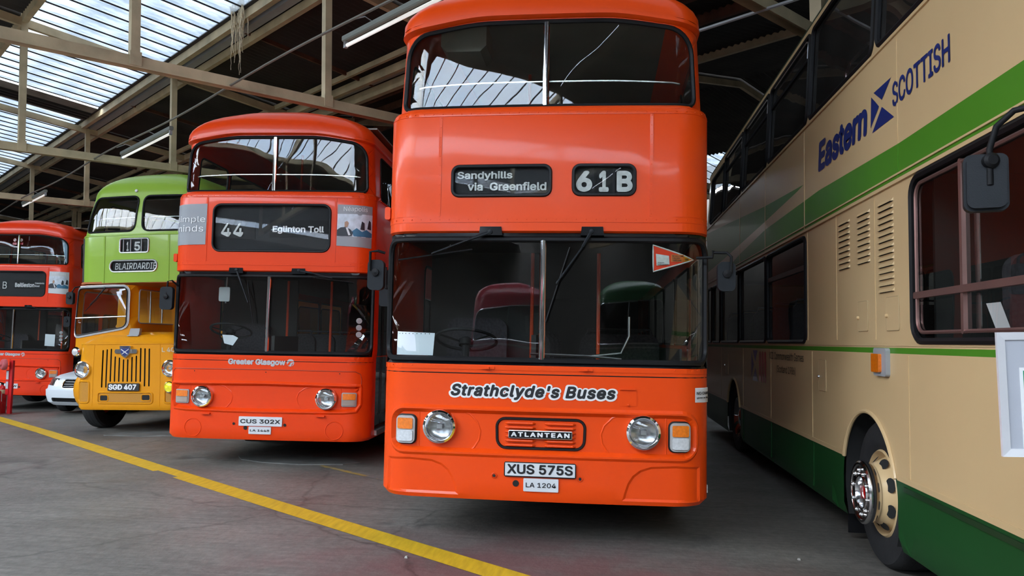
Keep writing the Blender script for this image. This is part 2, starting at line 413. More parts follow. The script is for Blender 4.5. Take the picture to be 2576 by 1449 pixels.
def letter(parent, mapf, txt, x0, x1, z0, z1, m, bold=0., shear=0., name='lettering', lh=.9, t=.0015, spacing=1., label=None, flipx=False):
    """flat lettering with a little thickness, mapped onto a surface by mapf(u, v, off)"""
    v, f, zo = glyphs(txt, bold, shear, lh, spacing); q = fit(v, x0, x1, z0, z1)
    a = mapf(q[:, 0], q[:, 1], t + zo); n = len(q)
    g = G(); g.add(a, f)
    me = bpy.data.meshes.new(name); me.from_pydata(g.v, [], g.f); me.update(); me.materials.append(m)
    o = link(name, me, parent); o['kind'] = 'stuff'
    if label: o['label'] = label
    return o
def flatmap(y, sgn=1):                                          # u->x, v->z on a plane facing -y
    return lambda u, v, off: np.stack([np.asarray(u), np.full(np.shape(u), y - off), np.asarray(v)], -1)
# ------------------------------------------------------------------ floor
def fz(x):
    t = max(0., -5. - x); return -.03 * t if t < 14 else -.42
g = G(); xs = [-60, -40, -30, -24, -19] + [-19 + .5 * i for i in range(1, 29)] + [-4.5, -4, 0, 5, 10, 20, 35]; ys = [-30, -15, -5, 0, 3, 6, 10, 15, 20, 30, 45, 60]
nx, ny = len(xs), len(ys)
g.add([(x, y, fz(x)) for y in ys for x in xs], [(j * nx + i, j * nx + i + 1, (j + 1) * nx + i + 1, (j + 1) * nx + i) for j in range(ny - 1) for i in range(nx - 1)], True)
m = bpy.data.materials.new('worn concrete floor'); m.use_nodes = True; n = m.node_tree; p = n.nodes['Principled BSDF']
t = n.nodes.new('ShaderNodeTexCoord')
def nn(tp, **k):
    q = n.nodes.new(tp)
    for a, b in k.items():
        if a in q.inputs: q.inputs[a].default_value = b
        else: setattr(q, a, b)
    return q
def noise(scale, detail=6, vec=None, rough=.55, dist=0):
    q = nn('ShaderNodeTexNoise', Scale=scale, Detail=detail, Roughness=rough, Distortion=dist); n.links.new(vec or t.outputs['Object'], q.inputs['Vector']); return q
def ramp(src, p0, c0, p1, c1):
    q = n.nodes.new('ShaderNodeValToRGB'); e = q.color_ramp.elements; e[0].position = p0; e[0].color = (*c0, 1); e[1].position = p1; e[1].color = (*c1, 1)
    n.links.new(src, q.inputs['Fac']); return q
def mix(fac, a, b, bt='MIX'):
    q = n.nodes.new('ShaderNodeMixRGB'); q.blend_type = bt
    if isinstance(fac, float): q.inputs[0].default_value = fac
    else: n.links.new(fac, q.inputs[0])
    n.links.new(a, q.inputs[1])
    if isinstance(b, tuple): q.inputs[2].default_value = (*b, 1)
    else: n.links.new(b, q.inputs[2])
    return q
base = ramp(noise(.45, 8, dist=.6).outputs['Fac'], .32, (.108, .10, .088), .72, (.21, .195, .172))
fine = ramp(noise(14, 8).outputs['Fac'], .3, (.72, .72, .72), .7, (1.12, 1.12, 1.12))
c1 = mix(1., base.outputs[0], fine.outputs[0], 'MULTIPLY')
mp = nn('ShaderNodeMapping'); mp.inputs['Rotation'].default_value = (0, 0, .70); mp.inputs['Scale'].default_value = (.5, 9, 1); n.links.new(t.outputs['Object'], mp.inputs[0])
scr = ramp(noise(3, 8, mp.outputs[0]).outputs['Fac'], .35, (.8, .8, .8), .65, (1.1, 1.1, 1.1)); c2 = mix(1., c1.outputs[0], scr.outputs[0], 'MULTIPLY')
# oil stains
oil = ramp(noise(.9, 4, dist=1.2).outputs['Fac'], .60, (0, 0, 0), .74, (1, 1, 1)); c3 = mix(oil.outputs[0], c2.outputs[0], (.055, .052, .05)); c3.inputs[0].default_value = .5
# worn red floor paint in front of the middle bus
mp2 = nn('ShaderNodeMapping'); mp2.vector_type = 'TEXTURE'; mp2.inputs['Location'].default_value = (-.5, 5.2, 0); mp2.inputs['Scale'].default_value = (2.9, 1.75, 30); mp2.inputs['Rotation'].default_value = (0, 0, -.1)
n.links.new(t.outputs['Object'], mp2.inputs[0]); gr = nn('ShaderNodeTexGradient', gradient_type='SPHERICAL'); n.links.new(mp2.outputs[0], gr.inputs[0])
nn2 = noise(2.2, 7, dist=.5); ml = nn('ShaderNodeMath', operation='MULTIPLY'); n.links.new(gr.outputs['Fac'], ml.inputs[0]); n.links.new(nn2.outputs['Fac'], ml.inputs[1])
rm = ramp(ml.outputs[0], .10, (0, 0, 0), .42, (.6, .6, .6)); c4 = mix(rm.outputs[0], c3.outputs[0], (.16, .055, .058))
# cracks
vo = nn('ShaderNodeTexVoronoi', feature='DISTANCE_TO_EDGE', Scale=.22); nv = noise(1.5, 5)
mp3 = nn('ShaderNodeMixRGB', blend_type='ADD'); mp3.inputs[0].default_value = .5; n.links.new(t.outputs['Object'], mp3.inputs[1]); n.links.new(nv.outputs['Color'], mp3.inputs[2]); n.links.new(mp3.outputs[0], vo.inputs['Vector'])
ck = ramp(vo.outputs['Distance'], .0, (.6, .6, .6), .005, (1, 1, 1)); c5 = mix(1., c4.outputs[0], ck.outputs[0], 'MULTIPLY')
fl = ramp(noise(38, 3).outputs['Fac'], .78, (0, 0, 0), .80, (.7, .7, .7)); c6 = mix(fl.outputs[0], c5.outputs[0], (.45, .44, .42))
n.links.new(c6.outputs[0], p.inputs['Base Color']); p.inputs['Specular IOR Level'].default_value = .35
rr = ramp(noise(1.3, 5).outputs['Fac'], .3, (.42, .42, .42), .7, (.62, .62, .62)); n.links.new(rr.outputs[0], p.inputs['Roughness'])
bp = nn('ShaderNodeBump', Strength=.6, Distance=.006); n.links.new(noise(22, 8).outputs['Fac'], bp.inputs['Height']); n.links.new(bp.outputs[0], p.inputs['Normal'])
FLOORM = m
tag(g.obj('floor', FLOORM), kind='structure')

def strip(pts, w, name, m, label, cat, lift=.003, group=None):
    g = G(); v = []; k = len(pts)
    for i, (x, y) in enumerate(pts):
        a = pts[max(i - 1, 0)]; b = pts[min(i + 1, k - 1)]; d = Vector((b[0] - a[0], b[1] - a[1])).normalized(); nn_ = Vector((-d.y, d.x)); ww = w[i] if isinstance(w, (list, tuple)) else w
        for s_ in (-1, 1):
            q = Vector((x, y)) + nn_ * ww / 2 * s_ * (1 + random.uniform(-.03, .03)); v.append((q.x, q.y, fz(q.x) + lift))
    g.add(v, [(2 * i, 2 * i + 1, 2 * i + 3, 2 * i + 2) for i in range(k - 1)])
    g.add([(x, y, z - lift * .9) for x, y, z in v], [])
    return tag(g.obj(name, m), label, cat, group)
def wornpaint(name, col, lo, hi, under=(.13, .12, .11)):
    m = bpy.data.materials.new(name); m.use_nodes = True; global n, t
    n = m.node_tree; p = n.nodes['Principled BSDF']; t = n.nodes.new('ShaderNodeTexCoord')
    mp = nn('ShaderNodeMapping'); mp.inputs['Rotation'].default_value = (0, 0, .4); mp.inputs['Scale'].default_value = (8, 1.2, 1); n.links.new(t.outputs['Object'], mp.inputs[0])
    a = ramp(noise(3, 7, mp.outputs[0]).outputs['Fac'], .3, tuple(c * .72 for c in col), .65, tuple(col))
    b = ramp(noise(5, 9).outputs['Fac'], lo, (0, 0, 0), hi, (1, 1, 1)); c = mix(b.outputs[0], a.outputs[0], under)
    n.links.new(c.outputs[0], p.inputs['Base Color']); p.inputs['Roughness'].default_value = .6
    bp = nn('ShaderNodeBump', Strength=.4, Distance=.003); n.links.new(noise(25, 6).outputs['Fac'], bp.inputs['Height']); n.links.new(bp.outputs[0], p.inputs['Normal'])
    return m
YL = wornpaint('worn yellow line paint', (.62, .38, .012), .66, .78)
YF = wornpaint('faded yellow line paint', (.30, .21, .05), .40, .55)
L0 = [(2.2, 3.05), (.5, 4.36), (-.74, 5.3), (-1.52, 5.89), (-2.93, 6.95), (-5.06, 8.58), (-7.2, 10.43), (-9.36, 12.29), (-11.99, 14.49), (-15, 17.0), (-19, 20.4)]
strip(L0, .235, 'floor_marking', YL, 'long yellow painted line running diagonally across the concrete floor', 'line')
strip([(-3.6, 9.37), (-2.9, 8.84), (-2.4, 8.46), (-1.2, 7.55)], .08, 'floor_marking', YF, 'faded yellow line fragment on the floor between the two largest orange buses', 'line')

# ------------------------------------------------------------------ hall
def rthing(name, label, cat, group=None, kind=None): return thing(name, label, cat, group=group, kind=kind, mw=RM.copy())
roofroot = rthing('ceiling', None, None, kind='structure')
GLZ = bpy.data.materials.new('dimmed weathered roof glass'); GLZ.use_nodes = True; n = GLZ.node_tree; n.nodes.clear(); t = n.nodes.new('ShaderNodeTexCoord')
o = n.nodes.new('ShaderNodeOutputMaterial'); tr = n.nodes.new('ShaderNodeBsdfTransparent'); df = n.nodes.new('ShaderNodeBsdfTranslucent'); mx = n.nodes.new('ShaderNodeMixShader')
mpg = nn('ShaderNodeMapping'); mpg.inputs['Scale'].default_value = (2.5, .8, 1); n.links.new(t.outputs['Object'], mpg.inputs[0])
a = ramp(noise(1.6, 9, mpg.outputs[0], .65).outputs['Fac'], .38, (.20, .20, .20), .62, (.105, .115, .125)); gg = noise(.22, 2)  # weathering mottle; tint also darkened to hold back the boosted sky
n.links.new(a.outputs[0], tr.inputs[0]); df.inputs[0].default_value = (.5, .53, .55, 1); mx.inputs[0].default_value = .12
n.links.new(tr.outputs[0], mx.inputs[1]); n.links.new(df.outputs[0], mx.inputs[2]); n.links.new(mx.outputs[0], o.inputs[0])
GLZC = glassmat('light-boosting clear roof glass', (.93, .95, .97), 1.3, dirt=.03)  # panes out of direct view, made clearer to brighten the hall
def on(a, b, dc=0.): return (a, b, roof_h(b) + dc)
def pane_mesh(b0, b1, wd, m=None):
    g = G(); h = .006
    v = [(x, b, roof_h(b) + z) for z in (0, h) for x, b in ((0, b0), (wd, b0), (wd, b1), (0, b1))]
    g.add(v, [(0, 3, 2, 1), (4, 5, 6, 7), (0, 1, 5, 4), (1, 2, 6, 5), (2, 3, 7, 6), (3, 0, 4, 7)]); return g.mesh('glazing_pane', m or GLZ)
def bar_mesh(b0, b1):
    g = G(); v = []
    for b in (b0, b1):
        for x, z in ((-.015, 0), (.015, 0), (.008, -.022), (-.008, -.022)): v.append((x, b, roof_h(b) + z))
    g.add(v, [(0, 1, 2, 3), (7, 6, 5, 4), (0, 4, 5, 1), (1, 5, 6, 2), (2, 6, 7, 3), (3, 7, 4, 0)]); return g.mesh('glazing_bar', BARM)
PW = .487
for si, (b0, b1, a0, a1) in enumerate(STRIPS):
    if si >= 4: a1 = min(a1, 26)
    k = int((a1 - a0) / PW); pm = pane_mesh(b0, b1, PW - .004, GLZ if si in (0, 1, 3) else GLZC); bmsh = bar_mesh(b0, b1)
    for i in range(k):
        q = link('glazing_pane', pm, roofroot); q.location = (a0 + i * PW + .002, 0, .03)
        q = link('glazing_bar', bmsh, roofroot); q.location = (a0 + i * PW, 0, .028)
    q = link('glazing_bar', bmsh, roofroot); q.location = (a0 + k * PW, 0, .028)
def sheet(a0, a1, b0, b1, dc=0.0, m=SHEET, name='roof_sheet'):
    g = G(); pit = .146; k = int((a1 - a0) / pit * 6); v = []; bs = [b0, b1]
    for i in range(k + 1):
        a = a0 + (a1 - a0) * i / k; z = .027 * math.cos(2 * math.pi * (i / 6.0))
        for b in bs: v.append((a, b, roof_h(b) + z + dc))
    f = [(2 * i, 2 * i + 2, 2 * i + 3, 2 * i + 1) for i in range(k)]
    g.add(v, f, True); return g.obj(name, m, roofroot)
TR = [4.0 + 6.32 * i for i in range(-2, 7)]
edges = [AMIN] + [a for a in TR if AMIN < a < AMAX] + [AMAX]
per = 2 * (BV - RIDGE)
DARK = [(RIDGE, BG0), (BG1, BV), (mir(BG0), RIDGE), (mir(BV), mir(BG1)), (BV, 13.2), (13.2, mir2(RIDGE)), (mir2(RIDGE), 22.6), (25.3, mir2(RIDGE) + BV - RIDGE), (BW - per, BW - per + 2.91), (mir3(BG0), mir3(RIDGE)), (mir3(RIDGE), mir3(mir(BG0))), (BW - 2.91, BW)]
for b0, b1 in DARK:
    for a0, a1 in zip(edges[:-1], edges[1:]): sheet(a0, a1, b0, b1)
sheet(20, AMAX, 22.6, 25.3); sheet(24, AMAX, mir(BG1), mir(BG0)); sheet(24, AMAX, mir3(mir(BG0)), BW - 2.91); sheet(24, AMAX, mir3(BG1), mir3(BG0)); 
g = G(); v = [(a, b, roof_h(b) + z) for a in (AMIN, AMAX) for b in (BGE, BG1 + .05) for z in (.02, .05)]
g.add(v, [(0, 1, 3, 2), (4, 6, 7, 5), (0, 4, 5, 1), (2, 3, 7, 6), (0, 2, 6, 4), (1, 5, 7, 3)]); g.obj('gutter_flashing', BARM, roofroot)
v = [(a, b, roof_h(b) + z) for a in (21.2, 22.6) for b in (BG0, BGE) for z in (0, .03)]
g = G().add(v, [(0, 1, 3, 2), (4, 6, 7, 5), (0, 4, 5, 1), (2, 3, 7, 6), (0, 2, 6, 4), (1, 5, 7, 3)]); g.obj('flashing_board', GLZDIRT, roofroot)
g = G()
for k in range(3):
    a = 21.75 + k * .22; v = [(a + x, b, roof_h(b) + z) for b in (BG0, BGE) for x, z in ((0, -.06), (.1, -.06), (.1, 0), (0, 0))]
    g.add(v, [(0, 1, 2, 3), (7, 6, 5, 4), (0, 4, 5, 1), (1, 5, 6, 2), (2, 6, 7, 3), (3, 7, 4, 0)])
g.obj('flashing_rail', BARM, roofroot)
# longitudinal purlins
def purlin(b, dc, wd, h, m, a0=AMIN, a1=AMAX, name='purlin'):
    g = G(); g.box(a0, a1, b - wd / 2, b + wd / 2, roof_h(b) + dc - h, roof_h(b) + dc); return g.obj(name, m, roofroot)
for b, dc, wd, h, mm in ((BG1 - .12, .02, .10, .16, STEEL), (BG1 + .28, -.06, .09, .15, STEEL), (BV - .62, -.05, .07, .10, STEEL), (BV - .30, -.06, .10, .16, STEEL), (BV + .1, -.10, .12, .2, STEEL), (BG0, .02, .10, .18, STEEL),
                         (1.9, -.04, .06, .1, RUST), (RIDGE, -.03, .1, .16, RUST), (mir(BG0), .0, .1, .16, STEEL), (mir(BG1), .0, .1, .16, STEEL), (mir2(BG1), .0, .1, .18, RUST), (mir2(7.3), -.04, .09, .14, RUST), (mir2(BG0), 0, .1, .16, STEEL), (mir2(8.2), -.04, .09, .14, RUST)):
    purlin(b, dc, wd, h, mm)
g = G(); a_ = AMIN
for b in (BG1 + .1, BV - .1): g.add([(x, b + dy, roof_h(b) + dz) for x in (AMIN, AMAX) for dy, dz in ((-.09, .03), (-.07, -.1), (.09, -.1), (.11, .03), (.09, .03), (.075, -.085), (-.055, -.085), (-.075, .03))], [(i, (i + 1) % 8, 8 + (i + 1) % 8, 8 + i) for i in range(8)])
g.obj('gutter', GREYM, roofroot)

# trusses: tie, posts and rafters; mid-bay rafters between them
def beam(g, p, q, wd, h):
    p = Vector(p); q = Vector(q); g.add([(r.x + s_ * wd / 2, r.y, r.z + k * h / 2) for r in (p, q) for s_, k in ((-1, -1), (1, -1), (1, 1), (-1, 1))], [(3, 2, 1, 0), (4, 5, 6, 7), (0, 1, 5, 4), (1, 2, 6, 5), (2, 3, 7, 6), (3, 0, 4, 7)])
pw = {}
names = ['behind the camera', 'above the camera', 'over the middle orange bus front', 'with its tie beam passing over the second orange bus', 'with its tie beam meeting the green bus roof', 'behind the green and yellow bus', 'fourth from the front, over the far buses', 'fifth from the front', 'furthest back in the hall']
def truss(a, label):
    r = rthing('roof_truss', label, 'truss', 'roof trusses')
    for lo, hi in ((mir(BV), BV), (BV + .02, mir2(mir(BV)))):
        g = G(); g.box(a - .05, a + .05, lo, hi, HT, HT + .15); g.box(a - .07, a + .07, lo, hi, HT, HT + .02); g.obj('tie_beam', STEEL, r)
    mid = mir2(RIDGE)
    for c0 in (RIDGE, mid):
        for s_ in (-1, 1):
            g = G(); beam(g, (a, c0, roof_h(RIDGE) - .16), (a, c0 + s_ * (BV - RIDGE), roof_h(BV) - .16), .09, .15)
            g.obj('rafter', STEEL, r)
            for d in (BG0 - RIDGE, BG1 - RIDGE):
                b = c0 + s_ * d; g = G(); g.box(a - .055, a + .055, b - .055, b + .055, HT + .02, roof_h(b) - .12); g.box(a - .075, a - .055, b - .07, b + .07, HT + .02, HT + .2); g.obj('post', STEEL, r)
            g = G(); b = c0 + s_ * (BV - RIDGE) * .99; g.box(a - .07, a + .07, b - .07, b + .07, HT + .1, roof_h(b)); g.obj('post', STEEL, r)
    return r
for i, a in enumerate(TR): truss(a, 'cream painted steel roof truss ' + names[i])
for i, a in enumerate(TR[:-1]):
    a += 3.18; g = G()
    beam(g, (a, BG1 + .1, roof_h(BG1) - .07), (a, BV, roof_h(BV) - .07), .05, .08); g.obj('rafter', RUST, roofroot)
g = G()
for i in (3, 4, 5):
    a = TR[i]
    for k in range(1): g.box(a - .05, a + .05, BV - .05, BV + .05, -1.9, HT + .1)
# walls round the hall
for nme, (a0, a1, b0, b1) in (('wall_back', (AMAX, AMAX + .3, BW - 18.4, mir2(mir(BV)) + 1)), ('wall_front', (AMIN - .3, AMIN, BW - 18.4, mir2(mir(BV)) + 1)), ('wall_right', (AMIN, AMAX, mir2(mir(BV)) + .7, mir2(mir(BV)) + 1)), ('wall_left', (AMIN, AMAX, BW - 18.4, BW - 18.1))):
    g = G(); g.box(a0, a1, b0, b1, -3.2, 6.6); ob = g.obj(nme, DARKW, None); ob.matrix_world = RM; tag(ob, kind='structure')

# unlit fluorescent tubes on a conduit
g = G(); g.tube([(a, 4.40, HT + .02 + .03 * math.sin(a * .9)) for a in np.arange(2.6, 40, .6)], .017, 6)
cd = tag(g.obj('conduit', mat('dull conduit', (.14, .13, .11), rough=.6)), 'long thin grey conduit pipe strung under the roof trusses', 'pipe'); cd.matrix_world = RM
g = G(); g.tube([(10.27, 7.4, HT + .05), (8, 7.42, HT + .02), (3, 7.4, HT)], .02, 6); cd = tag(g.obj('conduit', GREYM), 'short conduit pipe leaving the nearest truss beside the tall orange bus', 'pipe'); cd.matrix_world = RM
TUBE = mat('white tube lamp', (.75, .76, .74), rough=.3, emit=(1, .98, .94, .18))  # faint glow added although the tubes are off
def batten(a0, a1, lab, h=3.12, b=4.66, on_=False):
    r = thing('fluorescent_light', lab, 'light', group='tube lights under the roof', mw=RM @ Matrix.Translation((a0, b, h)))
    L = a1 - a0; g = G(); g.cbox(-.035, .035, 0, L, -.0, .07, .012, Matrix.Rotation(-math.pi / 2, 4, 'Z')); g.obj('housing', mat('grey green batten', (.16, .17, .15), rough=.5), r)
    g = G(); g.tube([(.06, 0, -.05), (L - .06, 0, -.05)], .021, 10); g.obj('tube', TUBE, r)
    for x in (.03, L - .03): g = G(); g.box(x - .02, x + .02, -.02, .02, -.075, .005); g.obj('lamp_holder', GREYM, r)
    g = G()
    for x in (L * .3, L * .78): g.tube([(x, 0, .07), (x, -.1, .10), (x, -.26, HT + .02 - h)], .006, 5)
    g.obj('hanger', GREYM, r)['kind'] = 'stuff'
batten(5.05, 7.74, 'tube light at top beside the tall orange bus', h=3.30)
batten(13.2, 15.78, 'tube light hanging left of the second orange bus', h=3.31)
batten(21.6, 24.1, 'small distant tube light above the leftmost red bus', h=3.36)
# dangling dead plant roots
r = thing('dead_roots', 'bunch of pale dead roots dangling from the skylight gutter', 'roots', mw=RM @ Matrix.Translation((13.0, BGE + .02, roof_h(BGE) - .05)))
RT = mat('dry pale root', (.62, .52, .36), rough=.9, var=.3, vs=30)
for i in range(20):
    a = random.uniform(-.28, .28); L = random.choice([.35, .55, .8, 1.0]) * random.uniform(.8, 1.1); x = a; y = random.uniform(-.05, .08); P_ = []
    k = int(L / .05) + 2
    for j in range(k): P_.append((x, y, .22 - L * j / (k - 1) * 1.2)); x += random.uniform(-.016, .016); y += random.uniform(-.012, .012)
    G().tube(P_, [max(.004, .020 * (1 - j / k) * random.uniform(.7, 1.3)) for j in range(k)], 5).obj('root', RT, r)
# ------------------------------------------------------------------ vehicle parts
def wheel(parent, x, y, z, sgn, R=.5, W=.28, hub=None, rim=None, fancy=False, nut=10, steer=0.):
    """sgn: which way the outer face looks along x"""
    r = bpy.data.objects.new('wheel', None); C.objects.link(r); r.parent = parent; r.location = (x, y, z); r.rotation_euler = (0, 0, steer)
    ax = (sgn, 0, 0); g = G()
    pr = [(R * .60, -W), (R * .93, -W), (R * .99, -W * .9), (R, -W * .7), (R, -W * .3), (R * .99, -W * .1), (R * .94, 0), (R * .75, .012), (R * .62, 0), (R * .58, -.02), (R * .58, -W)]
    g.lathe(pr, (0, 0, 0), ax, 48)
    for k in (-.62, -.38): g.lathe([(R + .001, W * (k - .02) - 0.0), (R - .012, W * k), (R + .001, W * (k + .02))], (0, 0, 0), ax, 48)
    g.obj('tyre', TYRE, r)
    g = G()
    if fancy:      # deep cream dish with holes, chrome nut ring
        g.lathe([(R * .60, -.02), (R * .57, .0), (R * .54, -.03), (R * .50, -.06), (R * .40, .045), (R * .30, .07), (R * .0, .07)], (0, 0, 0), ax, 48)
        g.obj('rim', rim, r); g = G()
        for k in range(8):
            a = 2 * math.pi * (k + .5) / 8; rr = R * .452
            M_ = Matrix.Translation((sgn * .003, rr * math.cos(a), rr * math.sin(a)))
            n_ = Vector((sgn, .9 * math.cos(a) , .9 * math.sin(a))).normalized()
            e1 = n_.cross(Vector((0, -math.sin(a), math.cos(a)))).normalized(); e2 = Vector((0, -math.sin(a), math.cos(a)))
            c = Vector((sgn * .008, rr * math.cos(a), rr * math.sin(a)))
            pts = [c + e1 * .036 * math.cos(t_) + e2 * .052 * math.sin(t_) for t_ in [2 * math.pi * i / 14 for i in range(14)]]
            g.add(pts, [tuple(range(14))])
        g.obj('rim_holes', UNDER, r)['kind'] = 'stuff'
        G().lathe([(.196, .06), (.212, .085), (.222, .115), (.220, .135), (.208, .146), (.194, .145), (.186, .136), (.180, .134), (.128, .134), (.122, .142), (.110, .142), (.104, .13), (.10, .08)], (0, 0, 0), ax, 48).obj('nut_ring', NUTRING, r)
        G().lathe([(.10, .075), (.05, .07), (0, .07)], (0, 0, 0), ax, 30).obj('hub_recess', mat('oily cream hub', (.25, .17, .09), rough=.4), r)
        g = G()
        for k in range(nut): a = 2 * math.pi * (k + .3) / nut; g.disc((sgn * .1352, .154 * math.cos(a), .154 * math.sin(a)), ax, .0235, 16)
        g.obj('nut_recess', mat('dark recess', (.05, .035, .025), rough=.5), r)['kind'] = 'stuff'; g = G()
        for k in range(nut):
            a = 2 * math.pi * (k + .3) / nut; c = (0, .154 * math.cos(a), .154 * math.sin(a)); g.lathe([(.0135, .13), (.0135, .150), (.009, .157), (0, .159)], c, ax, 12)
        g.obj('wheel_nuts', NUTRING, r)['kind'] = 'stuff'; G().lathe([(.045, .09), (.045, .115), (0, .12)], (0, 0, 0), ax, 16).obj('hub_cap', REDL, r)
    else:
        g.lathe([(R * .60, -.02), (R * .57, .0), (R * .54, -.03), (R * .50, -.10), (R * .30, -.11), (R * .26, -.04), (R * .16, -.02), (0, -.015)], (0, 0, 0), ax, 36)
        g.obj('rim', rim or GREYM, r); g = G()
        for k in range(nut):
            a = 2 * math.pi * k / nut; g.lathe([(.018, -.11), (.018, -.075), (.008, -.065), (0, -.065)], (0, R * .38 * math.cos(a), R * .38 * math.sin(a)), ax, 8)
        g.obj('wheel_nuts', CHROME if rim is CHROME else GREYM, r)['kind'] = 'stuff'
    return r
def headlight(parent, x, y, z, R=.125, rim=CHROME, label=None):
    a = (0, -1, 0)
    h = G().lathe([(R, -.03), (R, .012), (R * .97, .022), (R * .86, .03), (R * .80, .022), (R * .74, .006), (R * .735, -.01)], (x, y, z), a, 40).obj('headlight', rim, parent)
    G().lathe([(R * .74, .0), (R * .55, .010), (R * .3, .018), (0, .021)], (x, y, z), a, 32).obj('headlight_lens', HLG, h)
    G().lathe([(R * .735, -.002), (R * .6, -.016), (R * .35, -.024), (R * .12, -.027), (0, -.027)], (x, y, z), a, 32).obj('reflector', LENS, h)
    g = G(); g.tube([(x, y + .025, z), (x, y + .005, z)], R * .09, 8); g.box(x - R * .16, x + R * .16, y - .004, y, z - R * .12, z + R * .12); g.obj('bulb', ALU, h)
    return h
HLG = glassmat('headlamp glass', (.88, .9, .9), 1.55, dirt=.06, wob=.002)
def wiper(parent, pts, b0, b1, y, m=PLASTIC, n='wiper'):
    g = G(); P_ = [(p[0], y - .03 - .02 * i, p[1]) for i, p in enumerate(pts)]
    g.tube(P_[:2], [.016, .010], 6); g.tube(P_[1:], .007, 6); g.lathe([(.018, 0), (.018, .03), (0, .035)], (P_[0][0], y - .02, P_[0][2]), (0, -1, 0), 10); o = g.obj(n, m, parent)
    g = G(); g.tube([(b0[0], y - .035, b0[1]), ((b0[0] + b1[0]) / 2, y - .045, (b0[1] + b1[1]) / 2), (b1[0], y - .035, b1[1])], .006, 5)
    e = P_[-1]; g.tube([e, (e[0], y - .04, e[2])], .006, 5); g.obj('wiper_blade', BLACKM, o); return o
def seats(parent, n, y0, dy, z, W=1.1, tm=SEATM):
    g = G()
    for s in (-1,): pass
    me = None
    for i in range(n):
        for s in (-1, 1):
            if me is None:
                g = G(); o = rrect(-.42, .42, .38, .98, [.03, .03, .12, .12], 3); g.prism(o, .32, .40, None); g.cbox(-.42, .42, -.05, .36, .36, .46, .03); g.tube([(-.36, .38, .95), (-.33, .40, 1.03), (.33, .40, 1.03), (.36, .38, .95)], .012, 6); g.box(-.3, .3, .05, .2, 0, .37); me = g.mesh('seat', tm)
            q = link('seat', me, parent); q.location = (s * (W - .46), y0 + dy * i, z)
def steering(parent, x, y, z, tilt=.35, R=.25):
    o = bpy.data.objects.new('steering_wheel', None)
    g = G(); M_ = Matrix.Translation((x, y, z)) @ Matrix.Rotation(-tilt, 4, 'X')
    g.tube([M_ @ Vector((R * math.cos(a), R * math.sin(a), 0)) for a in [2 * math.pi * k / 28 for k in range(28)]], .014, 6, True)
    for k in range(3):
        a = math.pi / 2 + k * 2.094; g.tube([M_ @ Vector((0, 0, -.03)), M_ @ Vector((R * math.cos(a), R * math.sin(a), 0))], .009, 5)
    g.lathe([(.06, -.05), (.06, 0), (.03, .02), (0, .02)], M_ @ Vector((0, 0, 0)), M_.to_3x3() @ Vector((0, 0, 1)), 12)
    g.tube([M_ @ Vector((0, 0, -.05)), (x, y - .1, z - .6)], .03, 8); return g.obj('steering_wheel', BLACKM, parent)
def mirror(parent, x, y, z0, z1, w, arm, label=None):
    g = G(); M_ = Matrix.Translation((x, y, 0)); g.prism(rrect(-w / 2, w / 2, z0, z1, .04, 4), -.03, .03, M_); o = g.obj('mirror', PLASTIC, parent)
    G().prism(rrect(-w / 2 + .012, w / 2 - .012, z0 + .012, z1 - .012, .03, 4), .0305, .032, M_).obj('mirror_glass', mat('mirror glass', (.7, .72, .74), rough=.02, metal=1.), o)
    g = G(); g.tube(arm, .011, 8); g.lathe([(.03, -.01), (.03, .02), (0, .025)], (x, y - .03, (z0 + z1) / 2 + .02), (0, -1, 0), 12); g.obj('mirror_arm', BLACKM, o); return o
def rivets(body, parent, m, pts, r=.006):
    g = G(); q = body.P(np.array([p[0] for p in pts]), np.array([p[1] for p in pts]), 0.); N = body.nrm(np.array([p[0] for p in pts]), np.array([p[1] for p in pts]))
    for p, nn_ in zip(q, N): g.lathe([(r, .002), (r * .7, r * .8), (0, r)], p, nn_, 6)
    o = g.obj('rivets', m, parent); o['kind'] = 'stuff'; return o
def line(u0, u1, v, d=.08): return [(u, v) for u in np.arange(u0, u1 + 1e-6, d)]
def vline(u, v0, v1, d=.08): return [(u, v) for v in np.arange(v0, v1 + 1e-6, d)]

def dome(z0, h, W0, xi0, yi0, dep, n=2.6, v0=None, vl=1.2, k=12):
    r = []; v0 = z0 if v0 is None else v0
    for i in range(1, k + 1):
        a = i / k * math.pi / 2; c = max(math.cos(a), 0) ** (2 / n); s_ = math.sin(a) ** (2 / n)
        r.append((v0 + vl * i / k, z0 + h * s_, xi0 + (W0 - xi0) * (1 - c) * .999, yi0 + dep * (1 - c)))
    return r
def side_windows(b, spans, z0, z1, r=.08, side=(-1, 1)):
    out = []
    for s in side:
        for y0, y1 in spans:
            u0, u1 = sorted((b.U(y0, s), b.U(y1, s))); out.append(rrect(u0, u1, z0, z1, r))
    return out
def interior(b, root, zs, wins, lin, W, y0=1.0):
    """floors, ceilings and inner linings of both decks"""
    g = G(); L = b.L
    g.box(-W + .06, W - .06, y0 - .35, L - .1, zs[0], zs[0] + .04); g.obj('lower_deck_floor', UNDER, root)
    g = G(); g.box(-W + .06, W - .06, .45, L - .1, zs[1] - .05, zs[1]); g.obj('upper_deck_floor', LININGL, root)
    g = G(); g.box(-W + .12, W - .12, .6, L - .1, zs[2], zs[2] + .02); g.obj('upper_ceiling', LININGU, root)

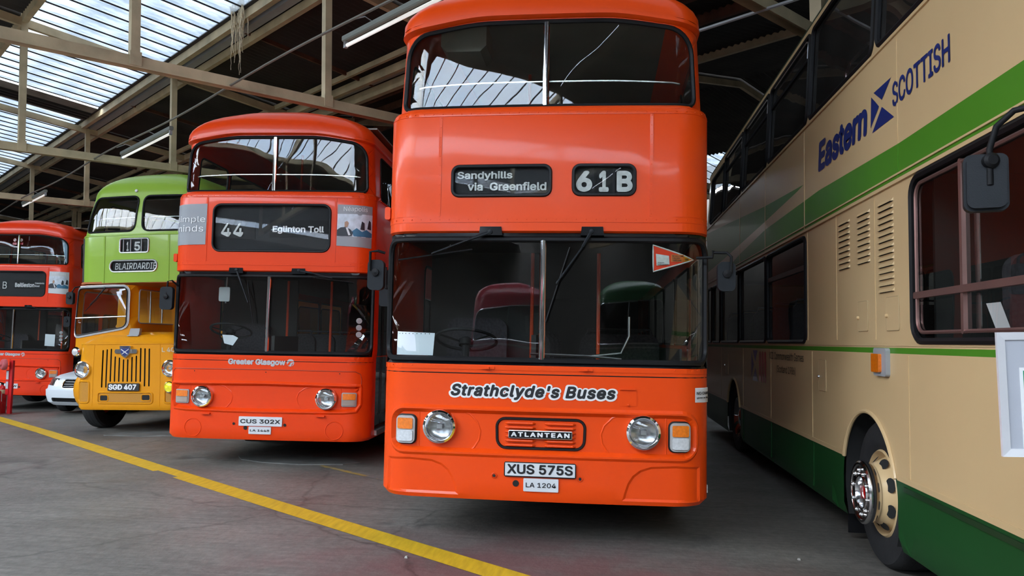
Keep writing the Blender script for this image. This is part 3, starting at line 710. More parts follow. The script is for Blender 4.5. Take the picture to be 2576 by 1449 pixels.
ATPROF = [(.36, .36, .03, .015), (.40, .40, 0, 0), (.8, .8, 0, 0), (1.365, 1.365, 0, 0), (1.385, 1.385, 0, .05), (2.0, 2.0, .0, .05), (2.33, 2.33, 0, .05), (2.375, 2.375, 0, .05), (2.39, 2.385, 0, .0), (2.8, 2.8, 0, 0), (3.29, 3.29, 0, 0), (3.335, 3.335, .015, .015), (3.365, 3.365, .04, .075), (3.7, 3.7, .055, .08), (4.045, 4.045, .07, .085), (4.075, 4.075, .075, .085), (4.09, 4.088, .055, .03), (4.12, 4.12, .055, .03)]
def atlantean(name, label, loc, yaw, roll, P0, kind, group=None):
    root = thing(name, label, 'bus', loc, (0, roll, yaw))
    b = Body(1.25, .24, .03, 9.4, ATPROF + dome(4.12, .33, 1.25, .055, .03, .55, n=2.35))
    b.drop = ([3.45, 4.045, 4.12, 4.6, 5.3], [0, .085, .095, .06, 0], .45, 1.3)
    ue = b.ue; uc = b.uc; ux = lambda x: x if abs(x) <= b.x1 else math.copysign(b.x1 + .24 * math.asin(min(1, (abs(x) - b.x1) / .24)), x)
    # openings
    WS = rrect(-1.285, 1.285, 1.41, 2.318, [.10, .10, .12, .12], 6)
    UW = rrect(-1.19, 1.19, 3.375, 4.04, [.07, .07, .20, .20], 7)
    lo = side_windows(b, [(1.5, 2.75), (2.85, 4.3), (4.4, 5.85), (5.95, 7.4)], 1.55, 2.25); up = side_windows(b, [(.52, 1.4), (1.5, 2.75), (2.85, 4.3), (4.4, 5.85), (5.95, 7.4), (7.5, 8.9)], 3.33, 3.98)
    dz = b.U(.42, 1); dz1 = b.U(1.32, 1); DOOR = rrect(dz, dz1, .46, 2.26, .05)
    gl = GLASSF
    # lower front panel with recessed lamp panel
    flat2 = kind != 1
    if kind == 1:
        R0 = rrect(-1.165, 1.165, .695, 1.035, .12, 6)
    else:
        R0 = [(-1.175, .80), (-1.12, .715), (-.95, .70), (0, .69), (.95, .70), (1.12, .715), (1.175, .80), (1.175, 1.005), (1.165, 1.025), (0, 1.04), (-1.165, 1.025), (-1.175, 1.005)]
    emb = [[(grow(R0, .02), 0.), (R0, .016), (grow(R0, -.012), .014), (grow(R0, -.04), -.022 if kind == 1 else -.03)]]
    if kind == 1:
        for s in (-1, 1):
            o = [(s * x, z) for x, z in ((1.20, .645), (1.0, .655), (.82, .645), (.74, .618), (.685, .575), (.65, .52), (.625, .45), (.612, .39), (1.20, .39))]
            if s < 0: pass
            if s > 0: o = o  # order fixed below
            ar = sum(o[i - 1][0] * o[i][1] - o[i][0] * o[i - 1][1] for i in range(len(o)))
            if ar < 0: o = o[::-1]
            emb.append([(o, 0.), (grow(o, -.018), -.012)])
    LOW = [(-ue, .36), (ue, .36), (ue, 1.365), (-ue, 1.365)]
    fine = sorted(set([round(s * t, 4) for t in np.concatenate([np.arange(0, b.x1, .09), b.S[14:27], b.S[27:]]) for s in (-1, 1)]))
    b.skin('lower_panel', P0, root, LOW, [clipdoor(DOOR, .36, 1.365)], emb, us=fine, vs=[.36, .40, .5, .6, .75, .85, .95, 1.1, 1.2, 1.3, 1.365])
    f0, f1 = b.U(.22, 1), b.U(.22, -1)
    b.skin('windscreen_surround', BLACKP, root, [(f1, 1.365), (f0, 1.365), (f0, 2.375), (f1, 2.375)], [WS])
    dl = [h for h in lo]
    b.skin('side_panel', P0, root, [(f0, 1.365), (ue, 1.365), (ue, 2.375), (f0, 2.375)], [h for h in lo if h[0][0] > 0 and h[0][0] > dz1] + [clipdoor(DOOR, 1.365, 2.375)])
    b.skin('side_panel', P0, root, [(-ue, 1.365), (f1, 1.365), (f1, 2.375), (-ue, 2.375)], [h for h in lo if h[0][0] < 0])
    # band above: destination panel, lip underside, upper windows, dome
    if kind == 1:
        D1 = rrect(-.70, .045, 2.665, 2.88, .045); D2 = rrect(.232, .68, 2.67, 2.88, .045); DD = [D1, D2]
    else:
        D1 = rrect(-.71, .73, 2.632, 3.185, .085); DD = [D1]
    b.skin('upper_shell', P0, root, [(-ue, 2.375), (ue, 2.375), (ue, 4.12), (-ue, 4.12)], [UW] + up + DD, us=fine)
    vd = [p[0] for p in b.prof if p[0] >= 4.12]
    b.skin('roof_dome', P0, root, [(-ue, 4.12), (ue, 4.12), (ue, vd[-1]), (-ue, vd[-1])], us=fine, vs=vd)
    # underside, interior
    g = G(); g.box(-1.2, 1.2, .5, 9.3, .42, .55); g.box(-.95, .95, .15, .5, .38, .41); g.box(-.5, .5, .6, 9, .3, .42); g.obj('chassis', UNDER, root)
    interior(b, root, (.62, 2.42, 4.28), None, None, 1.25)
    g = G()
    for s in (-1, 1): g.box(s * 1.17 - .01, s * 1.17 + .01, 1.4, 9.2, .66, 1.5); g.box(s * 1.16 - .01, s * 1.16 + .01, .6, 9.2, 2.45, 3.28)
    g.box(-1.15, 1.15, 9.1, 9.2, .66, 4.2); g.obj('interior_lining', LININGL, root)
    g = G(); g.box(-1.1, 1.1, .28, .32, 1.0, 1.36); g.box(-1.15, 1.15, .16, .5, 1.30, 1.36); g.obj('dashboard', BLACKM, root)
    g = G(); g.box(-1.15, 1.15, .14, .42, 2.45, 2.47); g.box(-1.12, 1.12, .40, .44, 2.47, 3.3); g.obj('destination_box_back', BLIND, root)
    # driver's cab partition and seats
    g = G(); g.box(-1.15, -.1, 1.35, 1.39, .7, 2.4); g.box(-.12, -.08, .5, 1.38, .7, 1.6); g.obj('cab_partition', LININGL, root)
    g = G(); g.prism(rrect(-.95, -.4, .95, 1.75, .1), 1.15, 1.27); g.cbox(-.95, -.4, .75, 1.25, 1.0, 1.12, .03); g.obj('driver_seat', SEATM, root)
    steering(root, -.66, .52, 1.66 if kind != 1 else 1.55)
    seats(root, 6, 2.2, 1.0, .66); seats(root, 8, .75, 1.0, 2.42)
    g = G()
    for x in (-.18, .42): g.tube([(x, 1.2, .66), (x, 1.2, 2.35)], .017, 8)
    for x in (-.3,): g.tube([(x, 1.9, 2.42), (x, 1.9, 4.26)], .017, 8)
    g.obj('grab_pole', POLE, root)
    # glass
    b.window(WS, root, gm=gl, name='windscreen_pane', seal=.022, split=0.0); b.window(UW, root, gm=GLASSU, name='upper_front_window_pane', seal=.018, split=0.0)
    for h in lo:
        if h[0][0] > dz1 or h[0][0] < 0: b.window(h, root, name='side_window_pane', gm=GLASST if kind == 9 else GLASS)
    for h in up: b.window(h, root, name='side_window_pane')
    for h in DD: 
        b.skin('destination_blind', BLIND, root, h, off=-.028 if kind == 1 else -.05)
        b.skin('destination_glass', glassmat('blind glass', (.9, .92, .92), 1.35, dirt=.008), root, h, off=-.012)
        g = G(); b.tube(g, grow(h, .006), .014, 0.003); g.obj('window_seal', SEAL, root)
    # folding doors
    dd = [rrect(dz + .02 + i * (dz1 - dz - .04) / 2, dz + .02 + (i + 1) * (dz1 - dz - .04) / 2 - .02, .5, 2.22, .04) for i in (0, 1)]
    for d in dd:
        fr = b.skin('door_leaf', BLACKP if kind != 9 else BLACKP, root, d, [rrect(min(p[0] for p in d) + .05, max(p[0] for p in d) - .05, .62, 2.12, .06)], off=-.04)
        b.skin('door_glass', GLASS, fr, rrect(min(p[0] for p in d) + .05, max(p[0] for p in d) - .05, .62, 2.12, .06), off=-.045)
    g = G(); g.box(.8, 1.28, .42, 1.32, .40, .46); g.obj('door_step', ALU, root)
    # bright rail inside the upper windows
    g = G(); q = b.P(np.linspace(-1.15, 1.15, 24), np.full(24, 3.60), -.10); g.tube([Vector(p) for p in q], .009, 6); g.obj('guard_rail', ALU, root)
    # mouldings and rivets
    PM = P0
    for v, hh in ((3.305, .022), (2.477, .022), (1.345, .018)):
        b.panel('moulding', PM, root, [(-uc - .05, v - hh), (uc + .05, v - hh), (uc + .05, v + hh), (-uc - .05, v + hh)], t=.004)
    xs = .81 if kind == 1 else .80
    for s in (-1, 1): b.panel('moulding', PM, root, rrect(s * xs - .012, s * xs + .012, 2.50, 3.28, .004, 1), t=.004)
    rv = line(-1.25, 1.25, 3.300, .075) + line(-1.25, 1.25, 2.477, .075)
    if kind == 1: rv += vline(-.81, 2.52, 3.27, .075) + vline(.81, 2.52, 3.27, .075) + [(x + .03, 1.345 + .008 * (-1) ** i) for i, x in enumerate(np.arange(-1.2, 1.2, .09))]
    rivets(b, root, PM, rv, .0062)
    g = G(); b.tube(g, [(-uc, 1.299), (uc, 1.299)], .004, 0., False, d=.08); g.obj('panel_gap', BLACKM, root)
    # notches over the windscreen with wiper motors
    for x0, x1 in ((-.49, -.31), (.285, .46)):
        g = G(); g.prism([(x0, 2.35), (x1, 2.35), (x1 - .008, 2.416), (x0 + .008, 2.416)], -.008, .05); g.obj('wiper_housing', BLACKP, root)
    # wipers
    if kind == 1:
        wiper(root, [(-.403, 2.375), (-.56, 2.315), (-.844, 2.204)], (-1.113, 2.156), (-.538, 2.241), .03); wiper(root, [(.367, 2.38), (.30, 2.26), (.110, 1.984)], (.205, 2.259), (.03, 1.691), .03)
    else:
        wiper(root, [(-.393, 2.39), (-.31, 2.2), (-.221, 1.998)], (-.249, 2.247), (-.16, 1.751), .03); wiper(root, [(.379, 2.39), (.55, 2.36), (.796, 2.301)], (.595, 2.304), (1.05, 2.256), .03)
    # lamps
    hx = .762 if kind == 1 else .76
    for s in (-1, 1):
        headlight(root, s * hx, .004 if kind == 1 else .010, .893 if kind == 1 else .862, .128)
        if kind == 1:
            o = rrect(s * 1.028 - .074, s * 1.028 + .074, .76, .968, [.03] * 4, 4); k = [(ux(x), z) for x, z in o]; mm = lambda x0, x1, z0, z1, r: [(ux(x), z) for x, z in rrect(x0, x1, z0, z1, r, 4)]
            c = s * 1.028; f = b.panel('side_lamp', mat('dull lamp frame', (.42, .41, .40), rough=.35, metal=.3), root, mm(c - .073, c + .073, .76, .968, .035), t=.035, off=-.02)
            b.panel('indicator_lens', AMBER, f, mm(c - .057, c + .057, .868, .950, .012), t=.012, off=.014)
            b.panel('side_lamp_lens', CLEARL, f, mm(c - .058, c + .058, .776, .861, .018), t=.012, off=.014)
            g = G(); b.tube(g, mm(c - .077, c + .077, .756, .972, .038), .007, -.01); g.obj('lamp_gasket', SEAL, f)
        else:
            c = s * 1.03; mm = lambda x0, x1, z0, z1, r: [(ux(x), z) for x, z in rrect(x0, x1, z0, z1, r, 3)]
            f = b.panel('side_lamp', GREYM, root, mm(c - .09, c + .09, .775, .94, .015), t=.02, off=-.03)
            b.panel('indicator_lens', AMBER, f, mm(c - .076, c + .076, .856, .928, .006), t=.008, off=-.008)
            b.panel('side_lamp_lens', mat('smoked lamp lens', (.30, .24, .20), rough=.15, coat=1.), f, mm(c - .076, c + .076, .787, .851, .006), t=.008, off=-.008)
        # bowl edge
        g = G(); a = [(.60, 1.01), (.535, .99), (.475, .93), (.452, .865), (.462, .80), (.50, .74), (.555, .70)] if kind == 1 else [(.60, 1.0), (.50, .985), (.42, .93), (.395, .865), (.41, .80), (.46, .74), (.52, .71)]
        b.tube(g, [(s * x, z) for x, z in a], .009, -.026 if kind == 1 else -.034, False, 8); g.obj('headlight_surround', P0, root)
        g = G(); b.tube(g, [(s * .93, .735), (s * .93, 1.0)], .008, -.026 if kind == 1 else -.034, False, 8); g.obj('headlight_surround', P0, root)
    # plates
    def plate(x0, x1, z0, z1, txt, m, lm, tx=.02, nm='number_plate', bold=.012, frame=True):
        y = float(b.P((x0 + x1) / 2, .6, 0)[1]); g = G(); g.prism(rrect(x0, x1, z0, z1, .006, 2), y - .014, y); o = g.obj(nm, m, root)
        if frame: g = G(); g.tube([(x, y - .014, z) for x, z in rrect(x0, x1, z0, z1, .006, 1)], .004, 5, True); g.obj('plate_frame', BLACKM, o)
        letter(o, flatmap(y - .014), txt, x0 + tx, x1 - tx, z0 + .018 if frame else z0 + .03, z1 - .013 if frame else z1 - .03, lm, bold, name='plate_lettering')
        g = G()
        for px in (x0 + .012, x1 - .012):
            for pz in (z0 + .012, z1 - .012): g.lathe([(.004, 0), (.003, .003), (0, .004)], (px, y - .014, pz), (0, -1, 0), 6)
        g.obj('plate_screws', ALU, o)
        return o
    BK = mat('black print', (.008, .008, .01), rough=.4)
    PW_ = mat('plate white', (.60, .62, .64), rough=.3, coat=.5)
    m_ = flatmap(-.001)
    bm_ = lambda u, v, off: b.P(u, v, np.full(np.shape(u), off) if np.ndim(off) == 0 else off)
    if kind == 1:
        plate(-.259, .269, .546, .649, 'XUS 575S', PW_, BK, bold=.022); plate(-.116, .144, .439, .534, 'LA 1204', PW_, BK, .018, 'fleet_number_plate', .01, False)
        letter(root, bm_, "Strathclyde's Buses", -.699, .574, 1.09, 1.231, WHITE, .075, .22, 'lettering', t=.0025, spacing=1.02)
        letter(root, bm_, "Strathclyde's Buses", -.683, .558, 1.106, 1.219, BK, .03, .22, 'lettering', t=.0045, spacing=1.10)
        letter(root, b2(b, -.028), 'Sandyhills', -.675, -.243, 2.778, 2.850, OFFW, .02, t=.009); letter(root, b2(b, -.028), 'via  Greenfield', -.592, .020, 2.700, 2.765, OFFW, .02, t=.009)
        for ch, x0, x1 in (('6', .245, .368), ('1', .418, .492), ('B', .552, .672)): letter(root, b2(b, -.028), ch, x0, x1, 2.688, 2.848, OFFW, .03, t=.010)
        g = G()
        for x in (.39, .53): g.box(x - .009, x + .009, -.002 + .02, .03, 2.67, 2.88)
        g.obj('blind_divider', BLACKM, root)
        # grille
        GR = [(x * (1 + .12 * (z - .86)), z) for x, z in rrect(-.325, .332, .75, .967, .065, 6)]
        g = G(); b.tube(g, GR, .011, -.018, d=.04); g.obj('grille_rubber', SEAL, root)
        lm = None
        for i in range(6):
            for s, xa, xb in ((0, -.262, -.035), (1, .035, .265)):
                z = .935 - i * .0325; g = G(); g.tube([(xa, .018, z), (xa + .02, .006, z), (xb - .02, .006, z), (xb, .018, z)], [.004, .010, .010, .004], 8); g.obj('louvre', P0, root)
        g = G(); g.prism(rrect(-.231, .238, .828, .882, .004, 1), -.012, .012); o = g.obj('badge', BLACKM, root)
        g = G(); g.tube([(x, -.012, z) for x, z in rrect(-.231, .238, .828, .882, .003, 1)], .0035, 5, True); g.obj('badge_frame', ALU, o)
        letter(o, flatmap(-.012), 'ATLANTEAN', -.215, .222, .838, .872, WHITE, .03, 0, 'badge_lettering', spacing=1.25)
        for x, z, r in ((-.337, .543, .022), (.302, .541, .022), (-.174, .492, .024)):
            G().lathe([(r, .001), (r * .85, .003), (r * .8, -.01)], (x, -.001, z), (0, -1, 0), 18).obj('tow_hole', P0 if r < .023 else UNDER, root); G().disc((x, -.0045, z), (0, -1, 0), r * (.5 if r < .023 else .95), 16).obj('hole', UNDER, root)
        b.panel('access_flap', P0, root, rrect(.582, .711, 1.082, 1.212, .008, 2), t=.004)
        g = G(); g.box(.585, .70, -.010, 0, 1.203, 1.212); g.obj('flap_hinge', P0, root); G().lathe([(.008, 0), (.007, .010), (0, .012)], (.65, 0, 1.092), (0, -1, 0), 8).obj('flap_catch', P0, root)
        st = b.skin('sticker', PAPER, root, [(1.145, 1.118), (1.36, 1.113), (1.36, 1.225), (1.145, 1.225)], off=.003, label=None) if False else b.skin('sticker', mat('white sticker', (.66, .68, .70), rough=.4), root, [(1.145, 1.118), (1.36, 1.113), (1.36, 1.225), (1.145, 1.225)], off=.007)
        letter(st, bm_, 'NO CHANGE', 1.155, 1.35, 1.175, 1.197, BK, .01, t=.012); letter(st, bm_, 'given on this bus', 1.157, 1.35, 1.143, 1.160, BK, .005, t=.012)
        for x in (-.401, .337):
            g = G(); g.box(x - .05, x + .05, -.012, 0, 1.332, 1.352); g.box(x - .014, x + .014, -.035, -.01, 1.335, 1.349); g.obj('panel_catch', P0, root)
        # papers and pennant behind the windscreen
        q = b.skin('notice_paper', PAPER, root, [(-1.19, 1.425), (-.85, 1.425), (-.838, 1.598), (-1.185, 1.608)], off=-.03); q['label'] = 'white paper in a punched plastic pocket'
        g = G()
        for i, k in enumerate(np.linspace(-1.15, -.88, 9)): g.disc(b.P(k, 1.592, -.026), b.nrm(k, 1.592), .004, 8)
        g.obj('punched_hole', BLIND, q)
        q = b.skin('pennant', REDOR, root, [(.835, 2.09), (1.16, 2.185), (.832, 2.292)], off=-.026); q['label'] = 'orange triangular pennant with white edge'
        g = G(); b.tube(g, [(.835, 2.09), (1.16, 2.185), (.832, 2.292)], .006, -.026, d=.05); g.obj('pennant_border', OFFW, q)
        k = b.skin('pennant_card', OFFW, q, [(.858, 2.135), (.955, 2.145), (.950, 2.21), (.852, 2.225)], off=-.02); 
        letter(k, bm_, 'Super\ntranscard', .866, .945, 2.140, 2.162, BK, .01, t=-.016)
        k = b.skin('pennant_card', mat('orange card', (.6, .14, .01), rough=.5), q, [(.965, 2.165), (1.065, 2.165), (1.065, 2.22), (.965, 2.22)], off=-.02)
        letter(k, bm_, 'WE WELCOME\nOUR OWN\nCARDS AND', .972, 1.06, 2.171, 2.214, BK, .01, t=-.016); k = b.skin('pennant_card', YELLOW, q, [(1.068, 2.168), (1.12, 2.178), (1.12, 2.19), (1.068, 2.21)], off=-.02)
        letter(k, bm_, 'Zone', 1.07, 1.105, 2.178, 2.197, BK, .01, t=-.016)
        mirror(root, 1.37, .10, 1.945, 2.165, .13, [(1.16, .15, 2.20), (1.27, .09, 2.20), (1.275, .09, 2.25), (1.28, .09, 2.235), (1.37, .06, 2.23), (1.40, .05, 2.2), (1.40, .06, 2.08)]); mirror(root, -1.33, .15, 1.93, 2.17, .13, [(-1.25, .1, 2.22), (-1.3, .08, 2.235), (-1.37, .1, 2.23), (-1.37, .1, 2.08)])
        g = G(); g.cbox(-.9, -.52, .36, .72, 3.93, 4.22, .05); g.obj('blind_winder_box', LININGU, root)
        g = G(); g.tube([(.55, .3, 1.37), (.6, .25, 1.42), (.35, .22, 1.44), (-.1, .22, 1.45)], .010, 6); g.tube([(.66, .25, 1.75), (.66, .25, 1.6), (.6, .25, 1.47), (.35, .25, 1.44)], .009, 6); g.obj('demister_pipe', ALU, root)
    else:
        if kind == 2:
            plate(-.285, .243, .527, .637, 'CUS 302X', PW_, BK, bold=.018, frame=False); plate(-.160, .112, .432, .518, 'LA 1448', PW_, BK, .018, 'fleet_number_plate', .012, False)
            for i, ch in enumerate('44'): letter(root, b2(b, -.05), ch, -.63 + i * .155, -.505 + i * .155, 2.80, 2.965, OFFW, .008, t=.015)
            b.panel('blind_panel', BLACKM, root, rrect(-.64, -.20, 2.775, 2.985, .006, 1), t=.004, off=-.05)
            b.panel('blind_panel', BLACKM, root, rrect(-.02, .70, 2.80, 3.01, .006, 1), t=.004, off=-.05)
            letter(root, b2(b, -.05), 'Eglinton Toll', .02, .655, 2.84, 2.938, WHITE, .022, t=.015)
        else:
            plate(-.285, .243, .51, .62, 'RDS 597W', PW_, BK, bold=.014, frame=False)
            letter(root, b2(b, -.05), 'B', -.30, -.20, 2.79, 2.95, OFFW, .0, t=.015); b.panel('blind_panel', BLACKM, root, rrect(-.03, .70, 2.79, 3.0, .006, 1), t=.004, off=-.05)
            letter(root, b2(b, -.05), 'Baillieston', .0, .46, 2.83, 2.93, WHITE, .015, t=.015); letter(root, b2(b, -.05), 'Caledonia\nRoad', .475, .69, 2.84, 2.945, WHITE, .012, t=.015)
            for i, ch in enumerate('61'): letter(root, b2(b, -.05), ch, -.62 + i * .15, -.51 + i * .15, 2.79, 2.95, OFFW, .0, t=.015)
        letter(root, bm_, 'Greater Glasgow', -.452, .255, 1.235, 1.322, GREYW, .035, t=.003)
        # roundel: disc with a split leaf shape
        g = G(); c = (.315, 1.284)
        g.add(b.P(np.array([c[0] + .045 * math.cos(a) for a in np.linspace(0, 6.2832, 25)[:-1]]), np.array([c[1] + .045 * math.sin(a) for a in np.linspace(0, 6.2832, 25)[:-1]]), .0025), [tuple(range(24))]); g.obj('roundel', GREYW, root)
        g = G(); q = [(.275, 1.262), (.30, 1.293), (.345, 1.305), (.352, 1.296), (.318, 1.286), (.297, 1.25), (.288, 1.252)]
        g.add(b.P(np.array([p[0] for p in q]), np.array([p[1] for p in q]), .005), [tuple(range(7))])
        q = [(.325, 1.24), (.335, 1.27), (.352, 1.282), (.349, 1.276), (.342, 1.262), (.333, 1.242)]; g.add(b.P(np.array([p[0] for p in q]), np.array([p[1] for p in q]), .005), [tuple(range(6))]); g.obj('roundel_mark', P0, root)
        letter(root, bm_, 'NO CHANGE\ngiven on this bus', 1.03, 1.22, 1.27, 1.305, mat('faded grey print', (.30, .05, .03), rough=.5), .0, t=.003)
        # bonnet lid line, hinges, towing covers
        g = G(); b.tube(g, [(-1.20, 1.03), (-1.19, 1.15), (-1.14, 1.19), (0, 1.197), (1.10, 1.19), (1.16, 1.16), (1.175, 1.10), (1.175, 1.03)], .006, 0., False, 8); g.obj('panel_gap', mat('dark orange shadow gap', (.35, .03, .005), rough=.5), root)
        for s in (-1, 1):
            g = G(); x = s * .70; g.box(x - .055, x + .055, -.022, .01, .652, .668); g.obj('hinge', P0, root)
            g = G(); g.tube([tuple(b.P(s * .865 + .105 * math.cos(a), .49 + .105 * math.sin(a), 0.)) for a in np.linspace(0, 6.2832, 33)[:-1]], .006, 6, True); g.obj('towing_cover', P0, root)
        for x, z, r in ((-.349, .548, .016), (.275, .545, .018), (-.204, .502, .024)): G().disc((x, -.004, z), (0, -1, 0), r, 12).obj('hole', UNDER, root)
        for x in (-.86, 0.02, .92): G().disc((x, -.003, 1.165), (0, -1, 0), .007, 8).obj('hole', UNDER, root)
        # posters
        PP = []
        if kind == 2:
            q = b.skin('poster', POSTG, root, [(-1.235, 2.692), (-.805, 2.70), (-.798, 3.20), (-1.235, 3.19)], off=.009); PP.append(q)
            letter(q, bm_, 'simple', -1.225, -.815, 2.955, 3.045, WHITE, -.004, t=.016); letter(q, bm_, 'minds', -1.225, -.835, 2.855, 2.935, WHITE, -.004, t=.016)
        q = b.skin('poster', POSTG if kind == 2 else POSTL, root, [(.822, 2.70), (1.25, 2.68), (1.25, 3.19), (.826, 3.20)], off=.009)
        letter(q, bm_, 'N\u00e9apolis', .90, 1.18, 3.105, 3.175, WHITE, -.004, t=.016)
        ph = b.skin('poster_photo', mat('pale blue print', (.50, .55, .62), rough=.5, var=.2, vs=14), q, [(.824, 2.81), (1.25, 2.80), (1.25, 3.085), (.826, 3.085)], off=.013)
        for nm_, cc, pts in (('dark', (.01, .012, .02), [(.826, 2.815), (1.0, 2.815), (1.02, 2.86), (.985, 2.90), (.93, 2.925), (.87, 2.92), (.826, 2.89)]), ('pale', (.6, .6, .62), [(.93, 2.92), (.955, 2.915), (.99, 2.83), (.965, 2.825)]), ('skin tone', (.35, .2, .13), [(.915, 2.925), (.95, 2.925), (.965, 2.975), (.945, 3.0), (.915, 2.985)]),
                             ('blue', (.02, .12, .22), [(1.0, 2.87), (1.03, 2.815), (1.24, 2.81), (1.24, 2.86), (1.17, 2.90), (1.12, 2.87), (1.06, 2.915)]), ('dark', (.01, .012, .02), [(1.10, 2.90), (1.15, 2.89), (1.145, 2.98), (1.115, 3.0)]), ('dark', (.01, .012, .02), [(1.18, 2.91), (1.23, 2.90), (1.225, 3.0), (1.20, 3.02)])):
            b.skin('photo_shape', mat('print ' + nm_, cc, rough=.5), ph, pts, off=.018)
        # vent discs inside the nearside of the windscreen
        for z in (1.80, 1.717, 1.634): o = G().lathe([(.036, .0), (.034, .012), (0, .014)], b.P(1.12, z, -.05), b.nrm(1.12, z), 18).obj('vent_disc', GREYM, root)
        if kind == 2:
            g = G(); g.tube([(-.66, .35, 2.42), (-.66, .33, 2.0)], .01, 5); g.prism(rrect(-.74, -.6, 2.02, 2.2, .02), .3, .32); g.obj('sun_visor', GREYM, root)
            q = b.skin('notice_paper', PAPER, root, [(-.56, 1.50), (-.45, 1.475), (-.385, 1.57), (-.45, 1.60), (-.59, 1.605)], off=-.05)
            mirror(root, -1.31, .12, 1.90, 2.18, .16, [(-1.22, .2, 2.2), (-1.26, .12, 2.26), (-1.31, .12, 2.25), (-1.31, .09, 2.05)]); mirror(root, 1.42, .15, 1.98, 2.42, .17, [(1.25, .15, 2.4), (1.3, .1, 2.45), (1.42, .1, 2.45), (1.42, .1, 2.2)])
        else:
            q = b.skin('notice_paper', PAPER, root, [(.75, 1.49), (.98, 1.48), (.985, 1.75), (.755, 1.76)], off=-.03)
            for x in (-.13, .035):
                k = G().add(b.P(np.array([x + .045 * math.cos(a) for a in np.linspace(0, 6.283, 19)[:-1]]), np.array([3.93 + .045 * math.sin(a) for a in np.linspace(0, 6.283, 19)[:-1]]), -.024), [tuple(range(18))]).obj('no_smoking_sticker', WHITE, root)
                g = G(); g.tube([tuple(b.P(x + .04 * math.cos(a), 3.93 + .04 * math.sin(a), -.022)) for a in np.linspace(0, 6.283, 19)[:-1]], .005, 4, True); g.tube([tuple(b.P(x - .03, 3.96, -.022)), tuple(b.P(x + .03, 3.90, -.022))], .005, 4); g.obj('prohibition_ring', REDV, k)
                b.skin('sticker', REDV, k, [(x - .05, 3.82), (x + .05, 3.82), (x + .05, 3.87), (x - .05, 3.87)], off=-.024)
            mirror(root, 1.33, .0, 1.93, 2.17, .15, [(1.25, .1, 2.2), (1.3, .0, 2.26), (1.33, 0, 2.25), (1.33, -.03, 2.1)])
            g = G(); g.prism([(1.0, 3.4), (1.14, 3.4), (1.1, 3.98), (.86, 4.0), (.93, 3.7)], .32, .34); g.obj('curtain', mat('pale blue curtain', (.25, .36, .48), rough=.8), root)
    if kind in (1, 2, 4):
        g = G(); g.cbox(-1.285, -1.24, .18, .3, 2.50, 2.60, .01); g.obj('repeater_lamp', P0, root)
    g = G()
    for s in (-1, 1): g.tube([tuple(b.P(s * (uc + .15 + k * .3), 3.31, .008)) for k in range(3)], .008, 5)
    g.obj('rain_strip', P0, root)
    for y in (2.45, 7.35):
        for s in (-1, 1): wheel(root, s * 1.17, y, .49, s, .49, .28, rim=REDOR)
    return root, b
def b2(b, off0): return lambda u, v, off: b.P(u, v, np.full(np.shape(u), off0 + off))
def clipdoor(o, z0, z1): return [(min(max(x, -99), 99), min(max(z, z0 - (0.001 if z0 > .37 else -.09)), z1 + .001 if z1 < 1.4 or z1 > 2.3 else z1)) for x, z in o] if False else rrect(min(p[0] for p in o), max(p[0] for p in o), max(z0 + .004, .46), min(z1 - .004, 2.26), .003, 1)

atlantean('double_decker_bus', 'tall orange double-decker showing 61B Sandyhills via Greenfield on its front', (-.44, 5.82, 0), 0, 0, ORANGE, 1)
atlantean('double_decker_bus', 'orange double-decker showing 44 Eglinton Toll, parked left of the tallest one', (-3.99, 8.93, -.045), .045, 0, ORANGE2, 2)
atlantean('double_decker_bus', 'red-orange double-decker showing Baillieston, cut off by the left edge', (-13.43, 16.4, -.25), .05, 0, REDOR, 4)
